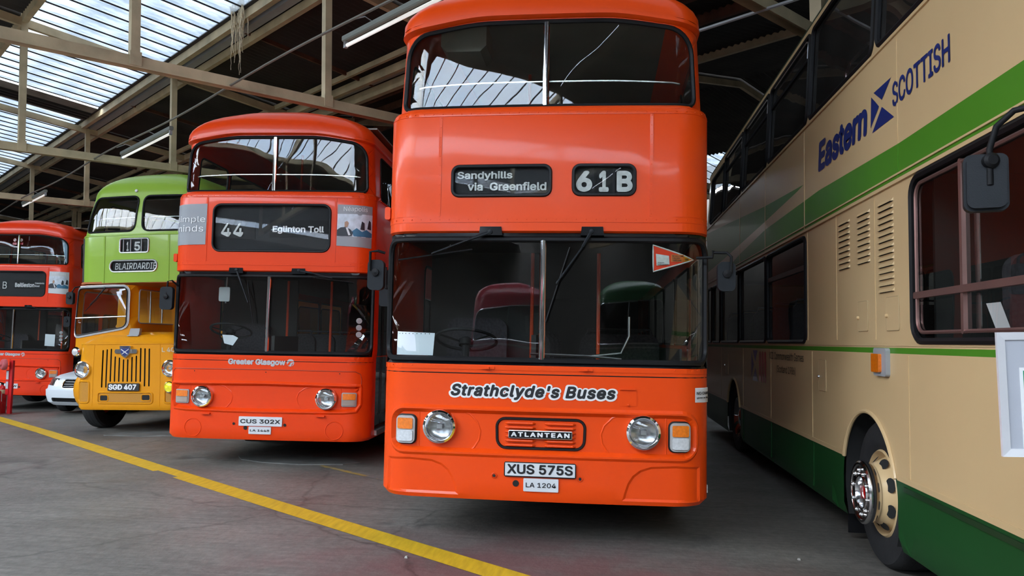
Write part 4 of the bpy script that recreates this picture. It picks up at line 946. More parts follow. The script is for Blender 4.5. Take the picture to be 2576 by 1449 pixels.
# ------------------------------------------------------------------ the half-cab bus, green over mustard yellow
def halfcab():
    root = thing('half_cab_bus', 'half-cab double-decker, green above and mustard yellow below, showing 15 Blairdardie', 'bus', (-7.77, 12.0, -.09), (0, -.025, -.047))
    W = 1.22
    pr = [(2.51, 2.51, 0, 0), (2.9, 2.9, 0, 0), (3.31, 3.31, .0, .0), (3.345, 3.345, .02, .01), (3.7, 3.7, .06, .05), (4.0, 4.0, .12, .11)] + dome(4.0, .54, W, .12, .11, .95, n=2.15, vl=1.35, k=16)
    b = Body(W, .42, .05, 8.0, pr); ue = b.ue; M0 = Matrix.Translation((0.02, .25, 0))
    deck = bpy.data.objects.new('upper_deck', None); C.objects.link(deck); deck.parent = root; deck.location = (0.0, .25, 0)
    cx = .0
    WL = rp([(-1.06, 3.395), (-.055, 3.395), (-.03, 3.998), (-.97, 3.992)], .13)
    WR = [(-x, z) for x, z in WL][::-1]; WR = [(x + .05, z) for x, z in WR]; WL = WL
    fine = sorted(set([round(s * t, 4) for t in np.concatenate([np.arange(0, b.x1, .09), b.S[14:27], b.S[27:]]) for s in (-1, 1)]))
    sw = side_windows(b, [(.75, 1.9), (2.0, 3.2), (3.3, 4.5), (4.6, 5.8), (5.9, 7.2)], 3.42, 3.98)
    B15 = rrect(-.285, .225, 3.03, 3.245, .03, 4); BL = rrect(-.465, .385, 2.705, 2.875, .075, 5)
    vd = [p[0] for p in pr if p[0] > 4.0]
    b.skin('upper_shell', GREEN_L, deck, [(-ue, 2.51), (ue, 2.51), (ue, vd[-1]), (-ue, vd[-1])], [WL, WR, B15, BL] + sw, us=fine)
    for h in (WL, WR): b.window(h, deck, gm=GLASSU, name='upper_front_window_pane', seal=.017)
    for h in sw: b.window(h, deck, name='side_window_pane')
    for h, nm in ((B15, 0), (BL, 1)):
        b.skin('destination_blind', BLIND, deck, h, off=-.03); g = G(); b.tube(g, grow(h, .012), .016, .003); g.obj('destination_frame', ALU, deck)
        b.skin('destination_glass', glassmat('blind glass', (.9, .92, .92), 1.35, dirt=.008), deck, h, off=-.008)
    for ch, x0, x1 in (('1', -.19, -.15), ('5', -.045, .065)): letter(deck, b2(b, -.03), ch, x0, x1, 3.05, 3.205, OFFW, .02, t=.006)
    g = G()
    for x in (-.235, -.10, .10): g.box(x - .006, x + .006, .0, .02, 3.035, 3.24)
    g.obj('blind_divider', GREYM, deck)
    letter(deck, b2(b, -.03), 'BLAIRDARDIE', -.40, .375, 2.735, 2.845, OFFW, .005, .12, t=.006)
    b.panel('moulding', GREEN_L, deck, [(-b.uc - 1, 3.312), (b.uc + 1, 3.312), (b.uc + 1, 3.335), (-b.uc - 1, 3.335)], t=.012)
    for s in (-1, 1): b.panel('moulding', GREEN_L, deck, rrect(s * .60 - .014, s * .60 + .014, 2.515, 3.31, .004, 1), t=.007)
    g = G(); g.box(-1.12, 1.12, .15, 7.9, 2.50, 2.53); g.box(-1.0, 1.0, .02, .2, 2.50, 2.53); g.obj('canopy_underside', mat('dark orange underside', (.40, .10, .01), rough=.5), deck)
    g = G(); g.box(-1.1, 1.1, .75, 7.8, 4.05, 4.07); g.obj('upper_ceiling', LININGU, deck); g = G(); g.box(-1.1, 1.1, .14, .18, 2.54, 3.3); g.box(-1.1, 1.1, 7.6, 7.7, 2.5, 4.1); g.obj('interior_lining', LININGL, deck)
    seats(deck, 6, .8, 1.0, 2.5); g = G(); q = b.P(np.linspace(-1.1, 1.1, 20), np.full(20, 3.66), -.12); g.tube([Vector(p) for p in q], .008, 6); g.obj('guard_rail', ALU, deck)
    G().lathe([(.028, 0), (.024, .02), (0, .028)], b.P(-.11, 4.14, 0), b.nrm(-.11, 4.14), 14).obj('roof_lamp', WHITE, deck)
    # lower deck body behind the cab
    pl = [(.35, .35, .02, 0), (.9, .9, 0, 0), (1.8, 1.8, 0, 0), (2.5, 2.5, 0, 0)]
    lb = Body(W, .05, 0, 6.9, pl, rr=.1); low = bpy.data.objects.new('lower_deck', None); C.objects.link(low); low.parent = root; low.location = (0, 1.42, 0)
    lw = side_windows(lb, [(.25, 1.3), (1.4, 2.5), (2.6, 3.7), (3.8, 4.9)], 1.62, 2.25); FW = rrect(.1, 1.08, 1.72, 2.33, .06)
    fine2 = sorted(set([round(s * t, 4) for t in np.concatenate([np.arange(0, lb.x1, .3), lb.S[14:27:3], lb.S[27:]]) for s in (-1, 1)]))
    lb.skin('lower_shell', YELLOW, low, [(-lb.ue, .35), (lb.ue, .35), (lb.ue, 2.5), (-lb.ue, 2.5)], lw + [FW], us=fine2)
    for h in lw + [FW]: lb.window(h, low, name='side_window_pane')
    g = G(); g.box(-1.15, 1.15, .1, 6.7, .6, .64); g.obj('lower_deck_floor', UNDER, low); seats(low, 4, 1.2, 1.1, .66)
    # driver's cab on the left of the front
    g = G()
    # front wall of the cab with its window, built as a frame of plates
    cab = bpy.data.objects.new('cab', None); C.objects.link(cab); cab.parent = root
    cp = [(1.30, 1.30, 0, 0), (1.8, 1.8, 0, .0), (2.47, 2.47, .02, .04)]
    cb = Body(.56, .14, .02, 1.35, cp, rr=.02); cab.location = (-.60, .24, 0)
    CW = rp([(-.505, 1.615), (.455, 1.765), (.455, 2.43), (-.50, 2.415)], .10)
    SW = rrect(cb.U(.20, 1), cb.U(1.22, 1), 1.83, 2.40, .05, 4)
    f3 = sorted(set([round(s * t, 4) for t in np.concatenate([np.arange(0, cb.x1, .12), cb.S[14:27:2], cb.S[27:]]) for s in (-1, 1)])); SWL = rrect(cb.U(1.2, -1), cb.U(.25, -1), 1.62, 2.38, .06, 4)
    cb.skin('cab_shell', YELLOW, cab, [(-cb.ue, 1.30), (cb.ue, 1.30), (cb.ue, 2.47), (-cb.ue, 2.47)], [CW, SW, SWL], us=f3)
    cb.window(CW, cab, name='windscreen_pane', gm=GLASSF, seal=.012); cb.window(SW, cab, name='cab_side_window_pane', seal=.012, sealm=GREYM); cb.window(SWL, cab, name='cab_side_window_pane', sealm=GREYM)
    cb.skin('windscreen_frame', GREYM, cab, grow(CW, .045), [CW], off=.006); g = G(); cb.tube(g, grow(CW, .045), .008, .004); g.obj('windscreen_bead', ALU, cab)
    g = G(); q = cb.P(np.linspace(-.5, .46, 8), np.linspace(1.915, 1.935, 8), .012); g.tube([Vector(p) for p in q], .012, 8); g.obj('windscreen_bar', ALU, cab)
    g = G()
    for y in (.52, .86): g.box(.548, .565, y - .008, y + .008, 1.84, 2.39)
    g.obj('window_divider', ALU, cab)
    g = G(); g.box(-.5, .5, .1, 1.3, 1.28, 1.32); g.box(-.5, .5, 1.28, 1.3, 1.3, 2.4); g.obj('cab_lining', BLACKM, cab); steering(cab, -.05, .45, 1.66, .3, .23)
    g = G(); g.prism(rrect(-.25, .25, 1.2, 1.85, .08), 1.0, 1.08); g.obj('driver_seat', SEATM, cab)
    wiper(cab, [(.06, 2.42), (-.08, 2.25), (-.18, 2.14)], (-.30, 2.03), (-.02, 2.28), .02)
    # bonnet and full-width front
    cw = Body(.97, .22, .025, 1.25, [(.39, .39, .02, .02), (.43, .43, 0, 0), (.9, .9, 0, 0), (1.43, 1.43, .02, .0), (1.475, 1.475, .03, .0), (1.49, 1.49, .06, .03), (1.56, 1.55, .12, .10), (1.64, 1.615, .25, .20), (1.74, 1.655, .45, .36), (1.9, 1.675, .7, .55)], rr=.02)
    fr = bpy.data.objects.new('front_cowl', None); C.objects.link(fr); fr.parent = root; fr.location = (.0625, 0, 0)
    sl = []
    for i in range(12):
        x = -.0625 + (-.375 + i * .0775) + .0
        tops = [1.375, 1.385, 1.395, 1.268, 1.25, 1.22, 1.22, 1.26, 1.28, 1.405, 1.40, 1.395]; bots = [.755, .755, .85, .85, .85, .85, .85, .85, .85, .85, .775, .775]
        sl.append(rrect(x - .013, x + .013, bots[i], tops[i], .0128, 3))
    AP = [rrect(-.455, -.325, .545, .625, .02, 3), rrect(.30, .435, .555, .635, .02, 3)]
    LV = rrect(-.51, .49, .495, .685, .05, 4); V1 = rrect(-.91, -.665, .50, .865, .05, 4); V2 = rrect(.69, .93, .50, .865, .05, 4)
    em = [[(grow(LV, .012), 0.), (LV, .012), (grow(LV, -.014), .012), (grow(LV, -.022), -.004)]] + [[(grow(V, .012), 0.), (V, .012), (grow(V, -.014), .012), (grow(V, -.022), -.004)] for V in (V1, V2)]
    f4 = sorted(set([round(s * t, 4) for t in np.concatenate([np.arange(0, cw.x1, .1), cw.S[14:27], cw.S[27:]]) for s in (-1, 1)]))
    cw.skin('front_panel', YELLOW, fr, [(-cw.U(1.2, 1), .39), (cw.U(1.2, 1), .39), (cw.U(1.2, 1), 1.9), (-cw.U(1.2, 1), 1.9)], sl, em, us=f4, vs=[.39, .43, .7, 1.0, 1.2, 1.43, 1.475, 1.49, 1.52, 1.56, 1.6, 1.64, 1.69, 1.74, 1.82, 1.9])
    for a in AP: cw.skin('vent_hole', UNDER, fr, a, off=.002); g = G(); cw.tube(g, grow(a, .012), .010, .0); g.obj('vent_rim', YELLOW, fr)
    MESHM = mat('mustard mesh panel', (.42, .18, .01), rough=.6, var=.2, vs=120)
    cw.skin('mesh_panel', MESHM, fr, grow(LV, -.024), AP, off=.001)
    for V in (V1, V2): cw.skin('mesh_panel', MESHM, fr, grow(V, -.024), off=.001)
    g = G(); g.box(-.6, .6, .06, .08, .5, 1.44); g.obj('radiator', UNDER, fr)
    g = G(); cw.tube(g, [(-cw.uc - .1, 1.472), (cw.uc + .1, 1.472)], .011, 0., False); g.obj('bonnet_lip', YELLOW, fr)
    for x in (-.608, .608):
        g = G(); cw.tube(g, [(x, .40), (x, 1.465)], .005, 0., False); g.obj('panel_seam', YELLOW, fr)
    for s, z in ((-1, 1.05), (1, 1.07)):
        headlight(fr, s * .792, -.005, z, .142)
    g = G(); G().lathe([(.075, -.05), (.078, 0), (.06, .02), (0, .026)], (-.965, .04, 1.35), (0, -1, 0), 20).obj('side_lamp', CHROME, fr); G().lathe([(.056, .018), (.03, .034), (0, .037)], (-.965, .04, 1.35), (0, -1, 0), 16).obj('side_lamp_lens', CLEARL, fr)
    o = G().lathe([(.09, -.02), (.092, .02), (.08, .03), (.075, .02)], (.80, -.02, .77), (0, -1, 0), 24).obj('fog_lamp', CHROME, fr); G().lathe([(.078, .018), (.04, .03), (0, .033)], (.80, -.02, .77), (0, -1, 0), 20).obj('fog_lamp_lens', mat('yellow fog lens', (.8, .75, .02), rough=.1, coat=1., var=.2, vs=30), o)
    # shield badge with wings
    g = G()
    for s in (-1, 1): g.prism([(s * .06, 1.315), (s * .19, 1.315), (s * .205, 1.35), (s * .19, 1.385), (s * .06, 1.385)][::s], -.02, .01)
    o = g.obj('badge_wings', CHROME, fr)
    g = G(); g.prism([(-.10, 1.44), (-.095, 1.33), (-.06, 1.28), (0, 1.24), (.06, 1.28), (.095, 1.33), (.10, 1.44)], -.04, .01); o = g.obj('badge', CHROME, fr)
    g = G(); g.prism([(-.08, 1.40), (-.075, 1.335), (-.05, 1.30), (0, 1.27), (.05, 1.30), (.075, 1.335), (.08, 1.40)], -.044, -.04); o2 = g.obj('badge_field', BLUE, o)
    g = G()
    for a, c in (((-.07, 1.385), (.05, 1.305)), ((.07, 1.385), (-.05, 1.305))): g.tube([(a[0], -.046, a[1]), (c[0], -.046, c[1])], .007, 5)
    g.obj('badge_cross', WHITE, o)
    letter(o, flatmap(-.041), 'LEYLAND', -.07, .07, 1.41, 1.43, BLUE, .01)
    # bonnet vent, plate, fleet number
    g = G(); g.prism([(-.10, 1.60), (.09, 1.60), (.11, 1.73), (-.06, 1.73)], .17, .23); g.box(-.1, .1, .14, .24, 1.60, 1.62); g.obj('bonnet_vent', GREYM, fr)
    g = G(); g.prism(rrect(-.305, .26, .705, .828, .012, 2), -.03, -.012); o = g.obj('number_plate', mat('black plate', (.008, .008, .01), rough=.3, coat=.5), fr)
    letter(o, flatmap(-.03), 'SGD 407', -.285, .215, .722, .812, WHITE, .03, name='plate_lettering')
    letter(fr, b2(cw, 0.), 'L 407', .64, .93, 1.335, 1.41, mat('pale gold print', (.55, .42, .25), rough=.5), .02, t=.004)
    # mudguards bulging round the front wheels
    for s in (-1, 1):
        g = G(); v = []; nu, nv = 20, 14; c = (s * .80, .53, .71)
        for j in range(nv + 1):
            th = math.pi * j / nv
            for i in range(nu):
                ph = 2 * math.pi * i / nu; sx = math.copysign(abs(math.cos(ph)) ** .5, math.cos(ph)); sy = math.copysign(abs(math.sin(ph)) ** .9, math.sin(ph))
                v.append((c[0] + .36 * math.sin(th) * sx, c[1] + .46 * math.sin(th) * sy, max(.40, c[2] + .44 * math.cos(th))))
        g.add(v, [(j * nu + i, j * nu + (i + 1) % nu, (j + 1) * nu + (i + 1) % nu, (j + 1) * nu + i) for j in range(nv) for i in range(nu)], True); g.obj('mudguard', YELLOW, fr)
    for y in (.95, 5.9):
        for s in (-1, 1): wheel(root, s * 1.12, y, .50, s, .50, .26, rim=REDOR)
    g = G(); g.box(-.5, .5, .5, 8, .42, .6); g.box(-.45, .45, .2, 1.4, .6, 1.4); g.obj('chassis', UNDER, root)
    mirror(root, -1.16, .20, 2.15, 2.36, .13, [(-1.05, .3, 2.46), (-1.10, .22, 2.44), (-1.14, .2, 2.36)])
    return root
halfcab()

# ------------------------------------------------------------------ the cream and green bus on the right
def cream():
    Y0 = 2.75; root = thing('double_decker_bus', 'cream and green double-decker lettered Eastern Scottish, filling the right edge', 'bus', (3.2, Y0, 0))
    W = 1.25
    pr = [(.22, .22, .03, .02), (.27, .27, 0, 0), (.685, .685, 0, 0), (1.5, 1.5, 0, 0), (2.64, 2.64, 0, 0), (3.64, 3.64, .0, .0), (4.0, 4.0, .02, .03), (4.56, 4.56, .05, .06), (4.66, 4.66, .06, .07)] + dome(4.66, .20, W, .06, .07, .4, n=2.4, vl=1.3)
    b = Body(W, .25, .03, 12.2, pr); ue = b.ue; U = lambda Y: b.U(Y - Y0, -1); UR = lambda Y: b.U(Y - Y0, 1)
    def rw(y0, y1, z0, z1, r=.07): return rrect(U(y1), U(y0), z0, z1, r, 5)
    LWn = [rw(3.15, 5.10, 1.60, 2.61, .11), rw(7.66, 9.36, 1.60, 2.585), rw(9.46, 11.18, 1.60, 2.585), rw(11.27, 12.86, 1.60, 2.585), rw(12.97, 13.82, 1.60, 2.53), rw(13.93, 14.7, 1.60, 2.53)]
    UWn = [rw(3.05, 3.85, 3.70, 4.56), rw(3.95, 5.68, 3.70, 4.56), rw(5.79, 7.50, 3.70, 4.56), rw(7.60, 9.32, 3.70, 4.56), rw(9.43, 11.03, 3.70, 4.56), rw(11.14, 12.7, 3.70, 4.56), rw(12.8, 14.2, 3.72, 4.5)]
    RW_ = [[(-x, z) for x, z in h][::-1] for h in LWn + UWn]
    def arch(yc, r, z0=.22):
        return [(U(yc + r), z0 + .001)] + [(U(yc + r * math.cos(a)), .51 + (r - .0) * math.sin(a)) for a in np.linspace(0, math.pi, 22)] + [(U(yc - r), z0 + .001)]
    A1 = arch(5.99, .57); A2 = arch(11.72, .55)
    def order(o):
        ar = sum(o[i - 1][0] * o[i][1] - o[i][0] * o[i - 1][1] for i in range(len(o))); return o if ar > 0 else o[::-1]
    A1 = order(A1); A2 = order(A2)
    us = sorted(set([round(s * t, 4) for t in np.concatenate([np.arange(0, b.x1, .2), b.S[14:27:2], np.arange(b.uc, ue, .35)]) for s in (-1, 1)]))
    fws = [rrect(-1.2, 1.2, 1.55, 2.75, .1), rrect(-1.15, 1.15, 3.66, 4.5, .12)]
    # painted zones: skirt, cream, green bands cut exactly along their edges
    def zone(nm, m, o, holes=(), step_us=us): return b.skin(nm, m, root, o, holes, us=step_us, vs=[.22, .27, .45, .685, .9, 1.1, 1.3, 1.5, 1.8, 2.1, 2.4, 2.64, 2.8, 2.95, 3.2, 3.4, 3.64, 3.8, 4.0, 4.28, 4.56, 4.66])
    fr = U(Y0 + .28); frr = -fr
    def cut(a, z1):                                            # arch outline clipped at a height, for each zone
        return [(x, min(z, z1 - .0)) for x, z in a]
    def lowpoly(z0, z1):                                        # side strip between two heights with the arches notched out of its lower edge
        pts = [(-ue, z0)]
        for yc, r in ((11.72, .55), (5.99, .57)):
            h = z0 - .51
            if abs(h) < r:
                dx = math.sqrt(r * r - h * h) if h > 0 else r; a0 = math.asin(h / r) if h > 0 else 0
                if h <= 0: pts.append((U(yc + r), z0))
                top = min(z1, 9)
                for a in np.linspace(a0, math.pi - a0, 26):
                    z = .51 + r * math.sin(a)
                    pts.append((U(yc + r * math.cos(a)), min(z, z1)))
                if h <= 0: pts.append((U(yc - r), z0))
        pts += [(ue, z0), (ue, z1), (-ue, z1)]
        o = [pts[0]]
        for p in pts[1:]:
            if abs(p[0] - o[-1][0]) + abs(p[1] - o[-1][1]) > 1e-5: o.append(p)
        return o
    def seg(z0, z1):                                            # skirt pieces between the arches
        r = []; h1 = z1 - .51
        edges_ = [(-ue, None)]
        def aw(r_): return math.sqrt(r_ * r_ - h1 * h1)
        def side(yc, r_, sg): return [(U(yc + sg * r_), z0)] + [(U(yc + sg * r_ * math.cos(a)), .51 + r_ * math.sin(a)) for a in np.linspace(0, math.asin(h1 / r_), 7)]
        r.append([(-ue, z0)] + side(11.72, .55, 1) + [(-ue, z1)])
        r.append([p for p in side(11.72, .55, -1)[::-1][::-1][:1]] + side(5.99, .57, 1) + side(11.72, .55, -1)[1:][::-1])
        r.append(side(5.99, .57, -1)[:1] + [(ue, z0), (ue, z1)] + side(5.99, .57, -1)[1:][::-1]); return r
    for o in seg(.22, .685): zone('skirt_panel', GREEN_D, order(o))
    zone('lower_panel', CREAM, order(lowpoly(.685, 1.51)))
    zone('green_stripe', GREEN_M, [(-ue, 1.51), (ue, 1.51), (ue, 1.548), (-ue, 1.548)])
    zone('window_panel', CREAM, [(-ue, 1.548), (ue, 1.548), (ue, 2.655), (-ue, 2.655)], [fws[0]] + LWn + [h for h in RW_ if h[0][1] < 3])
    tip = U(12.8); e = .0
    # band B: 2.655..2.90 tapering backwards; band A above it; cream between
    bandB = [(U(13.0), 2.655), (ue, 2.655), (ue, 2.895), (U(5.3), 2.90), (U(7.2), 2.955), (U(9.5), 2.93), (U(11.2), 2.83), (U(12.43), 2.72)]
    zone('green_band', GREEN_M, order(bandB))
    bandA = [(U(7.72), 3.115), (U(7.98), 3.095), (U(9.48), 3.03), (U(12.69), 2.91), (-ue, 2.82), (-ue, 3.66), (U(14.72), 3.60), (U(12.1), 3.41), (U(9.52), 3.215)]
    zone('green_band', GREEN_M, order(bandA))
    mid = [(-ue, 2.655), (U(13.0), 2.655), (U(12.43), 2.72), (U(11.2), 2.83), (U(9.5), 2.93), (U(7.2), 2.955), (U(5.3), 2.90), (ue, 2.895), (ue, 3.63), (-ue + .3, 3.63), (U(14.72), 3.60), (U(12.1), 3.41), (U(9.52), 3.215), (U(7.72), 3.115), (U(7.98), 3.095), (U(9.48), 3.03), (U(12.69), 2.91), (-ue, 2.82)]
    mid = [(-ue, 2.655)] + mid[1:8] + [(ue, 3.66), (-ue, 3.661)][:1] + [(U(14.9), 3.66)] + mid[10:]
    zone('upper_panel', CREAM, order(mid))
    zone('upper_window_panel', CREAM, [(-ue, 3.66), (ue, 3.66), (ue, 4.66), (-ue, 4.66)], [fws[1]] + UWn + [h for h in RW_ if h[0][1] > 3])
    vd = [p[0] for p in pr if p[0] >= 4.66]
    b.skin('roof_dome', mat('dark olive roof paint', (.035, .055, .028), rough=.4, coat=.3), root, [(-ue, 4.66), (ue, 4.66), (ue, vd[-1]), (-ue, vd[-1])], us=us, vs=vd)
    for h in LWn + UWn + RW_ + fws:
        k = h in UWn; b.window(h, root, name='side_window_pane', gm=GLASST if (k or h[0][1] > 3) else GLASS, seal=.022)
    # hopper vents and sliding rails
    g = None
    for (y0, y1, z) in ((7.66, 9.36, 2.31),): b.panel('vent_rail', mat('dark bronze rail', (.07, .05, .05), rough=.3, metal=.6), root, rrect(U(y1) + .03, U(y0) - .03, z - .03, z + .02, .008, 1), t=.02, off=-.014)
    for y0, y1, z in ((7.60, 9.32, 4.34), (9.43, 11.03, 4.34), (11.14, 12.7, 4.34)):
        b.panel('vent_rail', SEAL, root, rrect(U(y1) + .03, U(y0) - .03, z - .02, z + .015, .006, 1), t=.02, off=-.014)
        g = G(); b.tube(g, [(U(y0) - .05, z), (U(y0) - .05, 4.50), (U(y0) - .12, 4.53), (U(y1) + .2, 4.53)], .009, .008, False); g.obj('vent_frame', ALU, root)
    BR = mat('dark bronze rail', (.07, .05, .05), rough=.3, metal=.6); PK = mat('bronze anodised trim', (.30, .17, .15), rough=.35, metal=.7)
    b.panel('window_rail', PK, root, rrect(U(5.08), U(3.16), 1.855, 1.895, .008, 1), t=.028, off=-.014)
    b.panel('window_rail', PK, root, rrect(U(4.455), U(4.425), 1.63, 2.59, .008, 1), t=.022, off=-.014)
    b.panel('window_rail', ALU, root, rrect(U(4.40), U(4.345), 1.90, 2.5, .02, 2), t=.004, off=-.05); b.panel('window_rail', ALU, root, rrect(U(4.40), U(4.345), 1.65, 1.85, .02, 2), t=.004, off=-.05)
    g = G(); b.tube(g, [(p[0], p[1]) for p in rw(3.15 + .05, 5.06, 1.645, 2.57, .08)], .012, -.004); g.obj('window_trim', PK, root)
    q = b.skin('notice_paper', mat('curled white paper', (.62, .58, .60), rough=.6), root, [(U(4.225), 1.655), (U(4.08), 1.655), (U(4.17), 1.79), (U(4.32), 1.79)], off=-.06)
    # mouldings, seams, rivets
    CM = CREAM
    for v, hh, t_ in ((1.582, .022, .005), (2.652, .012, .016), (2.70, .006, .008), (3.655, .012, .012), (.70, .018, .005)):
        b.panel('moulding', CM, root, rrect(U(14.8), UR(14.8), v - hh, v + hh, .002, 1) if v > .71 else rrect(U(5.42), UR(14), v - hh, v + hh, .002, 1), t=t_)
    for y0, y1 in ((11.15, 6.56), (14.8, 12.3)): b.panel('moulding', CM, root, rrect(U(y0), U(y1), .683, .718, .002, 1), t=.005)
    SD = mat('dark green moulding', (.010, .035, .012), rough=.4)
    b.panel('moulding', SD, root, rrect(U(5.3), UR(14), .63, .66, .004, 1), t=.012)
    for y, z0, z1 in ((5.33, 2.9, 3.63), (7.70, 2.66, 3.63), (9.50, 2.66, 3.63), (11.2, 2.66, 3.63), (5.79, 1.60, 2.64), (6.70, 1.60, 2.64), (7.60, 1.60, 2.64), (5.21, .72, 1.5), (7.47, .72, 1.5), (9.22, .72, 1.5), (10.96, .72, 1.5), (12.9, .72, 1.5), (5.33, 2.66, 2.9)):
        b.panel('seam_strip', CM if not (y == 5.33 and z1 < 3) else GREEN_M, root, rrect(U(y) - .008, U(y) + .008, z0, z1, .002, 1), t=.004)
    for y in (7.44, 9.2, 10.95): b.panel('seam_strip', GREEN_D, root, rrect(U(y) - .012, U(y) + .012, .23, .67, .002, 1), t=.006)
    rv = [(U(y), 1.585) for y in np.arange(3.2, 14.6, .075)] + [(U(y), .70) for y in np.arange(3.2, 5.4, .075)] + [(U(y), .70) for y in np.arange(6.6, 11.1, .06)] + [(U(y), 2.652) for y in np.arange(5.4, 14.6, .07)]
    for y, z0, z1 in ((5.33, 2.9, 3.6), (7.70, 2.7, 3.6), (5.79, 1.65, 2.6), (6.70, 1.65, 2.6), (5.21, .78, 1.48), (7.47, .78, 1.48)): rv += [(U(y) + .002, z) for z in np.arange(z0, z1, .09)]
    q = rivets(b, root, CREAM, rv, .0055)
    for yc, r in ((5.99, .57), (11.72, .55)):
        g = G(); b.tube(g, [(U(yc + r * math.cos(a)), .51 + r * math.sin(a)) for a in np.linspace(.31, math.pi - .31, 26)], .016, .004, False, 8); g.obj('wheel_arch_moulding', CREAM, root)
        g = G(); yy = yc - Y0
        for s in (-1,): 
            v = []; 
            for xx in (-1.235, -.75):
                for a in np.linspace(-.5, math.pi + .5, 24): v.append((xx, yy + (r + .0) * math.cos(a), .51 + (r + .0) * math.sin(a)))
            g.add(v, [(i, i + 1, 25 + i, 24 + i) for i in range(23)]); g.add([v[24 + i] for i in range(24)], [tuple(range(24))])
        g.obj('wheel_arch_liner', UNDER, root)
    # louvres
    for (ya, yb, z0, n) in ((6.34, 6.62, 2.57, 9), (5.88, 6.15, 2.57, 9), (5.42, 5.70, 2.57, 15)):
        for i in range(n):
            z = z0 - .02 - i * (.0455 if n == 9 else .0435); c = U((ya + yb) / 2); hw = (yb - ya) / 2
            o = b.P(c, z, 0.); g = G(); g.add([(o[0] + dx, o[1] + dy, z + dz) for dx, dy, dz in ((.001, -hw, .014), (.001, hw, .014), (-.016, hw - .012, -.012), (-.016, -hw + .012, -.012), (.0, -hw, -.012), (.0, hw, -.012))], [(0, 1, 2, 3), (0, 3, 4), (1, 5, 2)])
            lo_ = g.obj('louvre', CREAM, root); g = G(); g.box(o[0] - .004, o[0] - .001, o[1] - hw + .01, o[1] + hw - .01, z - .014, z + .002); g.obj('louvre_gap', UNDER, lo_)
    for y0, y1, z0, z1 in ((5.94, 6.16, 1.67, 1.89), (5.34, 5.57, 1.665, 1.89), (7.02, 7.24, 1.16, 1.43), (12.2, 12.5, 1.1, 1.4)):
        f = b.panel('access_flap', CREAM, root, rrect(U(y1), U(y0), z0, z1, .015, 2), t=.006); g = G(); b.tube(g, rrect(U(y1), U(y0), z0, z1, .015, 2), .004, .003); g.obj('flap_edge', mat('shadowed cream gap', (.42, .30, .16), rough=.5), f)
        p = b.P(U(y1) + .02, z0 + (z1 - z0) * .45, .006); G().lathe([(.014, 0), (.012, .014), (0, .018)], p, (-1, 0, 0), 12).obj('flap_knob', CREAM if z0 > 1.3 else ALU, f)
    # side marker lamp
    k = b.panel('side_repeater', GREYM, root, rrect(U(5.76), U(5.52), 1.352, 1.545, .02, 3), t=.03); b.panel('indicator_lens', AMBER, k, rrect(U(5.745), U(5.60), 1.378, 1.505, .012, 3), t=.022, off=.03)
    # lettering, drawn on the side: u grows towards the front of the bus
    side = b2(b, 0.)
    letter(root, side, 'Eastern', U(7.20), U(5.90), 3.115, 3.385, BLUE, .03, .12, t=.003)
    letter(root, side, 'SCOTTISH', U(5.40), U(4.53), 3.165, 3.335, BLUE, .012, .0, t=.003)
    def poly(pts, m, nm='emblem'):
        g = G(); g.add(side(np.array([U(p[0]) for p in pts]), np.array([p[1] for p in pts]), .003), [tuple(range(len(pts)))]); return g.obj(nm, m, root)
    poly([(5.76, 3.385), (5.42, 3.385), (5.60, 3.285)], BLUE); poly([(5.81, 3.37), (5.655, 3.255), (5.83, 3.145)], BLUE); poly([(5.60, 3.235), (5.38, 3.10), (5.80, 3.10)], BLUE)
    for pts, m in (([(10.27, 1.485), (9.97, 1.485), (10.12, 1.34)], PURP), ([(10.36, 1.47), (10.20, 1.30), (10.38, 1.13)], PURP), ([(10.10, 1.27), (9.95, 1.10), (10.30, 1.10)], PURP)): poly(pts, m)
    for i in range(3): b.skin('emblem', REDV, root, rrect(U(9.87 - i * .15), U(9.76 - i * .15), 1.10, 1.475, .045, 4), off=.004)
    letter(root, side, 'XIII Commonwealth Games', U(9.30), U(7.77), 1.395, 1.475, BLACKM, .0, t=.003); letter(root, side, '(Scotland 1986)', U(8.92), U(8.08), 1.245, 1.335, BLACKM, .0, t=.003)
    # wheels, mudflap, underside
    wheel(root, -1.20, 5.88 - Y0, .515, -1, .515, .28, rim=CREAM, fancy=True); wheel(root, 1.20, 5.88 - Y0, .515, 1, .515, .28, rim=CREAM)
    wheel(root, -1.20, 11.72 - Y0, .50, -1, .50, .28, rim=CHROME); wheel(root, 1.20, 11.72 - Y0, .50, 1, .50, .28, rim=CREAM)
    g = G(); g.box(-1.2, -.9, 6.62 - Y0, 6.635 - Y0, .06, .36); g.box(-1.22, -.88, 6.60 - Y0, 6.65 - Y0, .34, .38); g.obj('mudflap', BLACKM, root)
    g = G(); g.box(-1.1, -1.02, 6.58 - Y0, 6.6 - Y0, .38, .62); g.obj('mudflap_bracket', GREYM, root)
    g = G(); g.box(-.72, 1.2, .4, 12, .30, .5); g.box(-1.2, -.72, 6.7 - Y0, 11.0 - Y0, .35, .5); g.obj('chassis', UNDER, root)
    g = G(); g.box(-1.15, 1.15, .5, 12, 1.0, 1.03); g.box(-1.15, 1.15, .5, 12, 2.66, 2.70); g.box(-1.15, -1.13, 2.4, 12, 1.03, 1.56); g.obj('deck_floors', LININGL, root)
    g = G(); g.box(-1.1, 1.1, .6, 12, 4.62, 4.64); g.obj('upper_ceiling', LININGU, root)
    g = G(); g.box(-1.1, 1.1, 2.40, 2.43, 1.03, 2.66); g.box(1.0, 1.02, 2.5, 5, 1.03, 2.6); g.obj('cab_partition', LININGL, root)
    seats(root, 6, 4.9, 1.1, 1.05); seats(root, 9, 1.6, 1.12, 2.72)
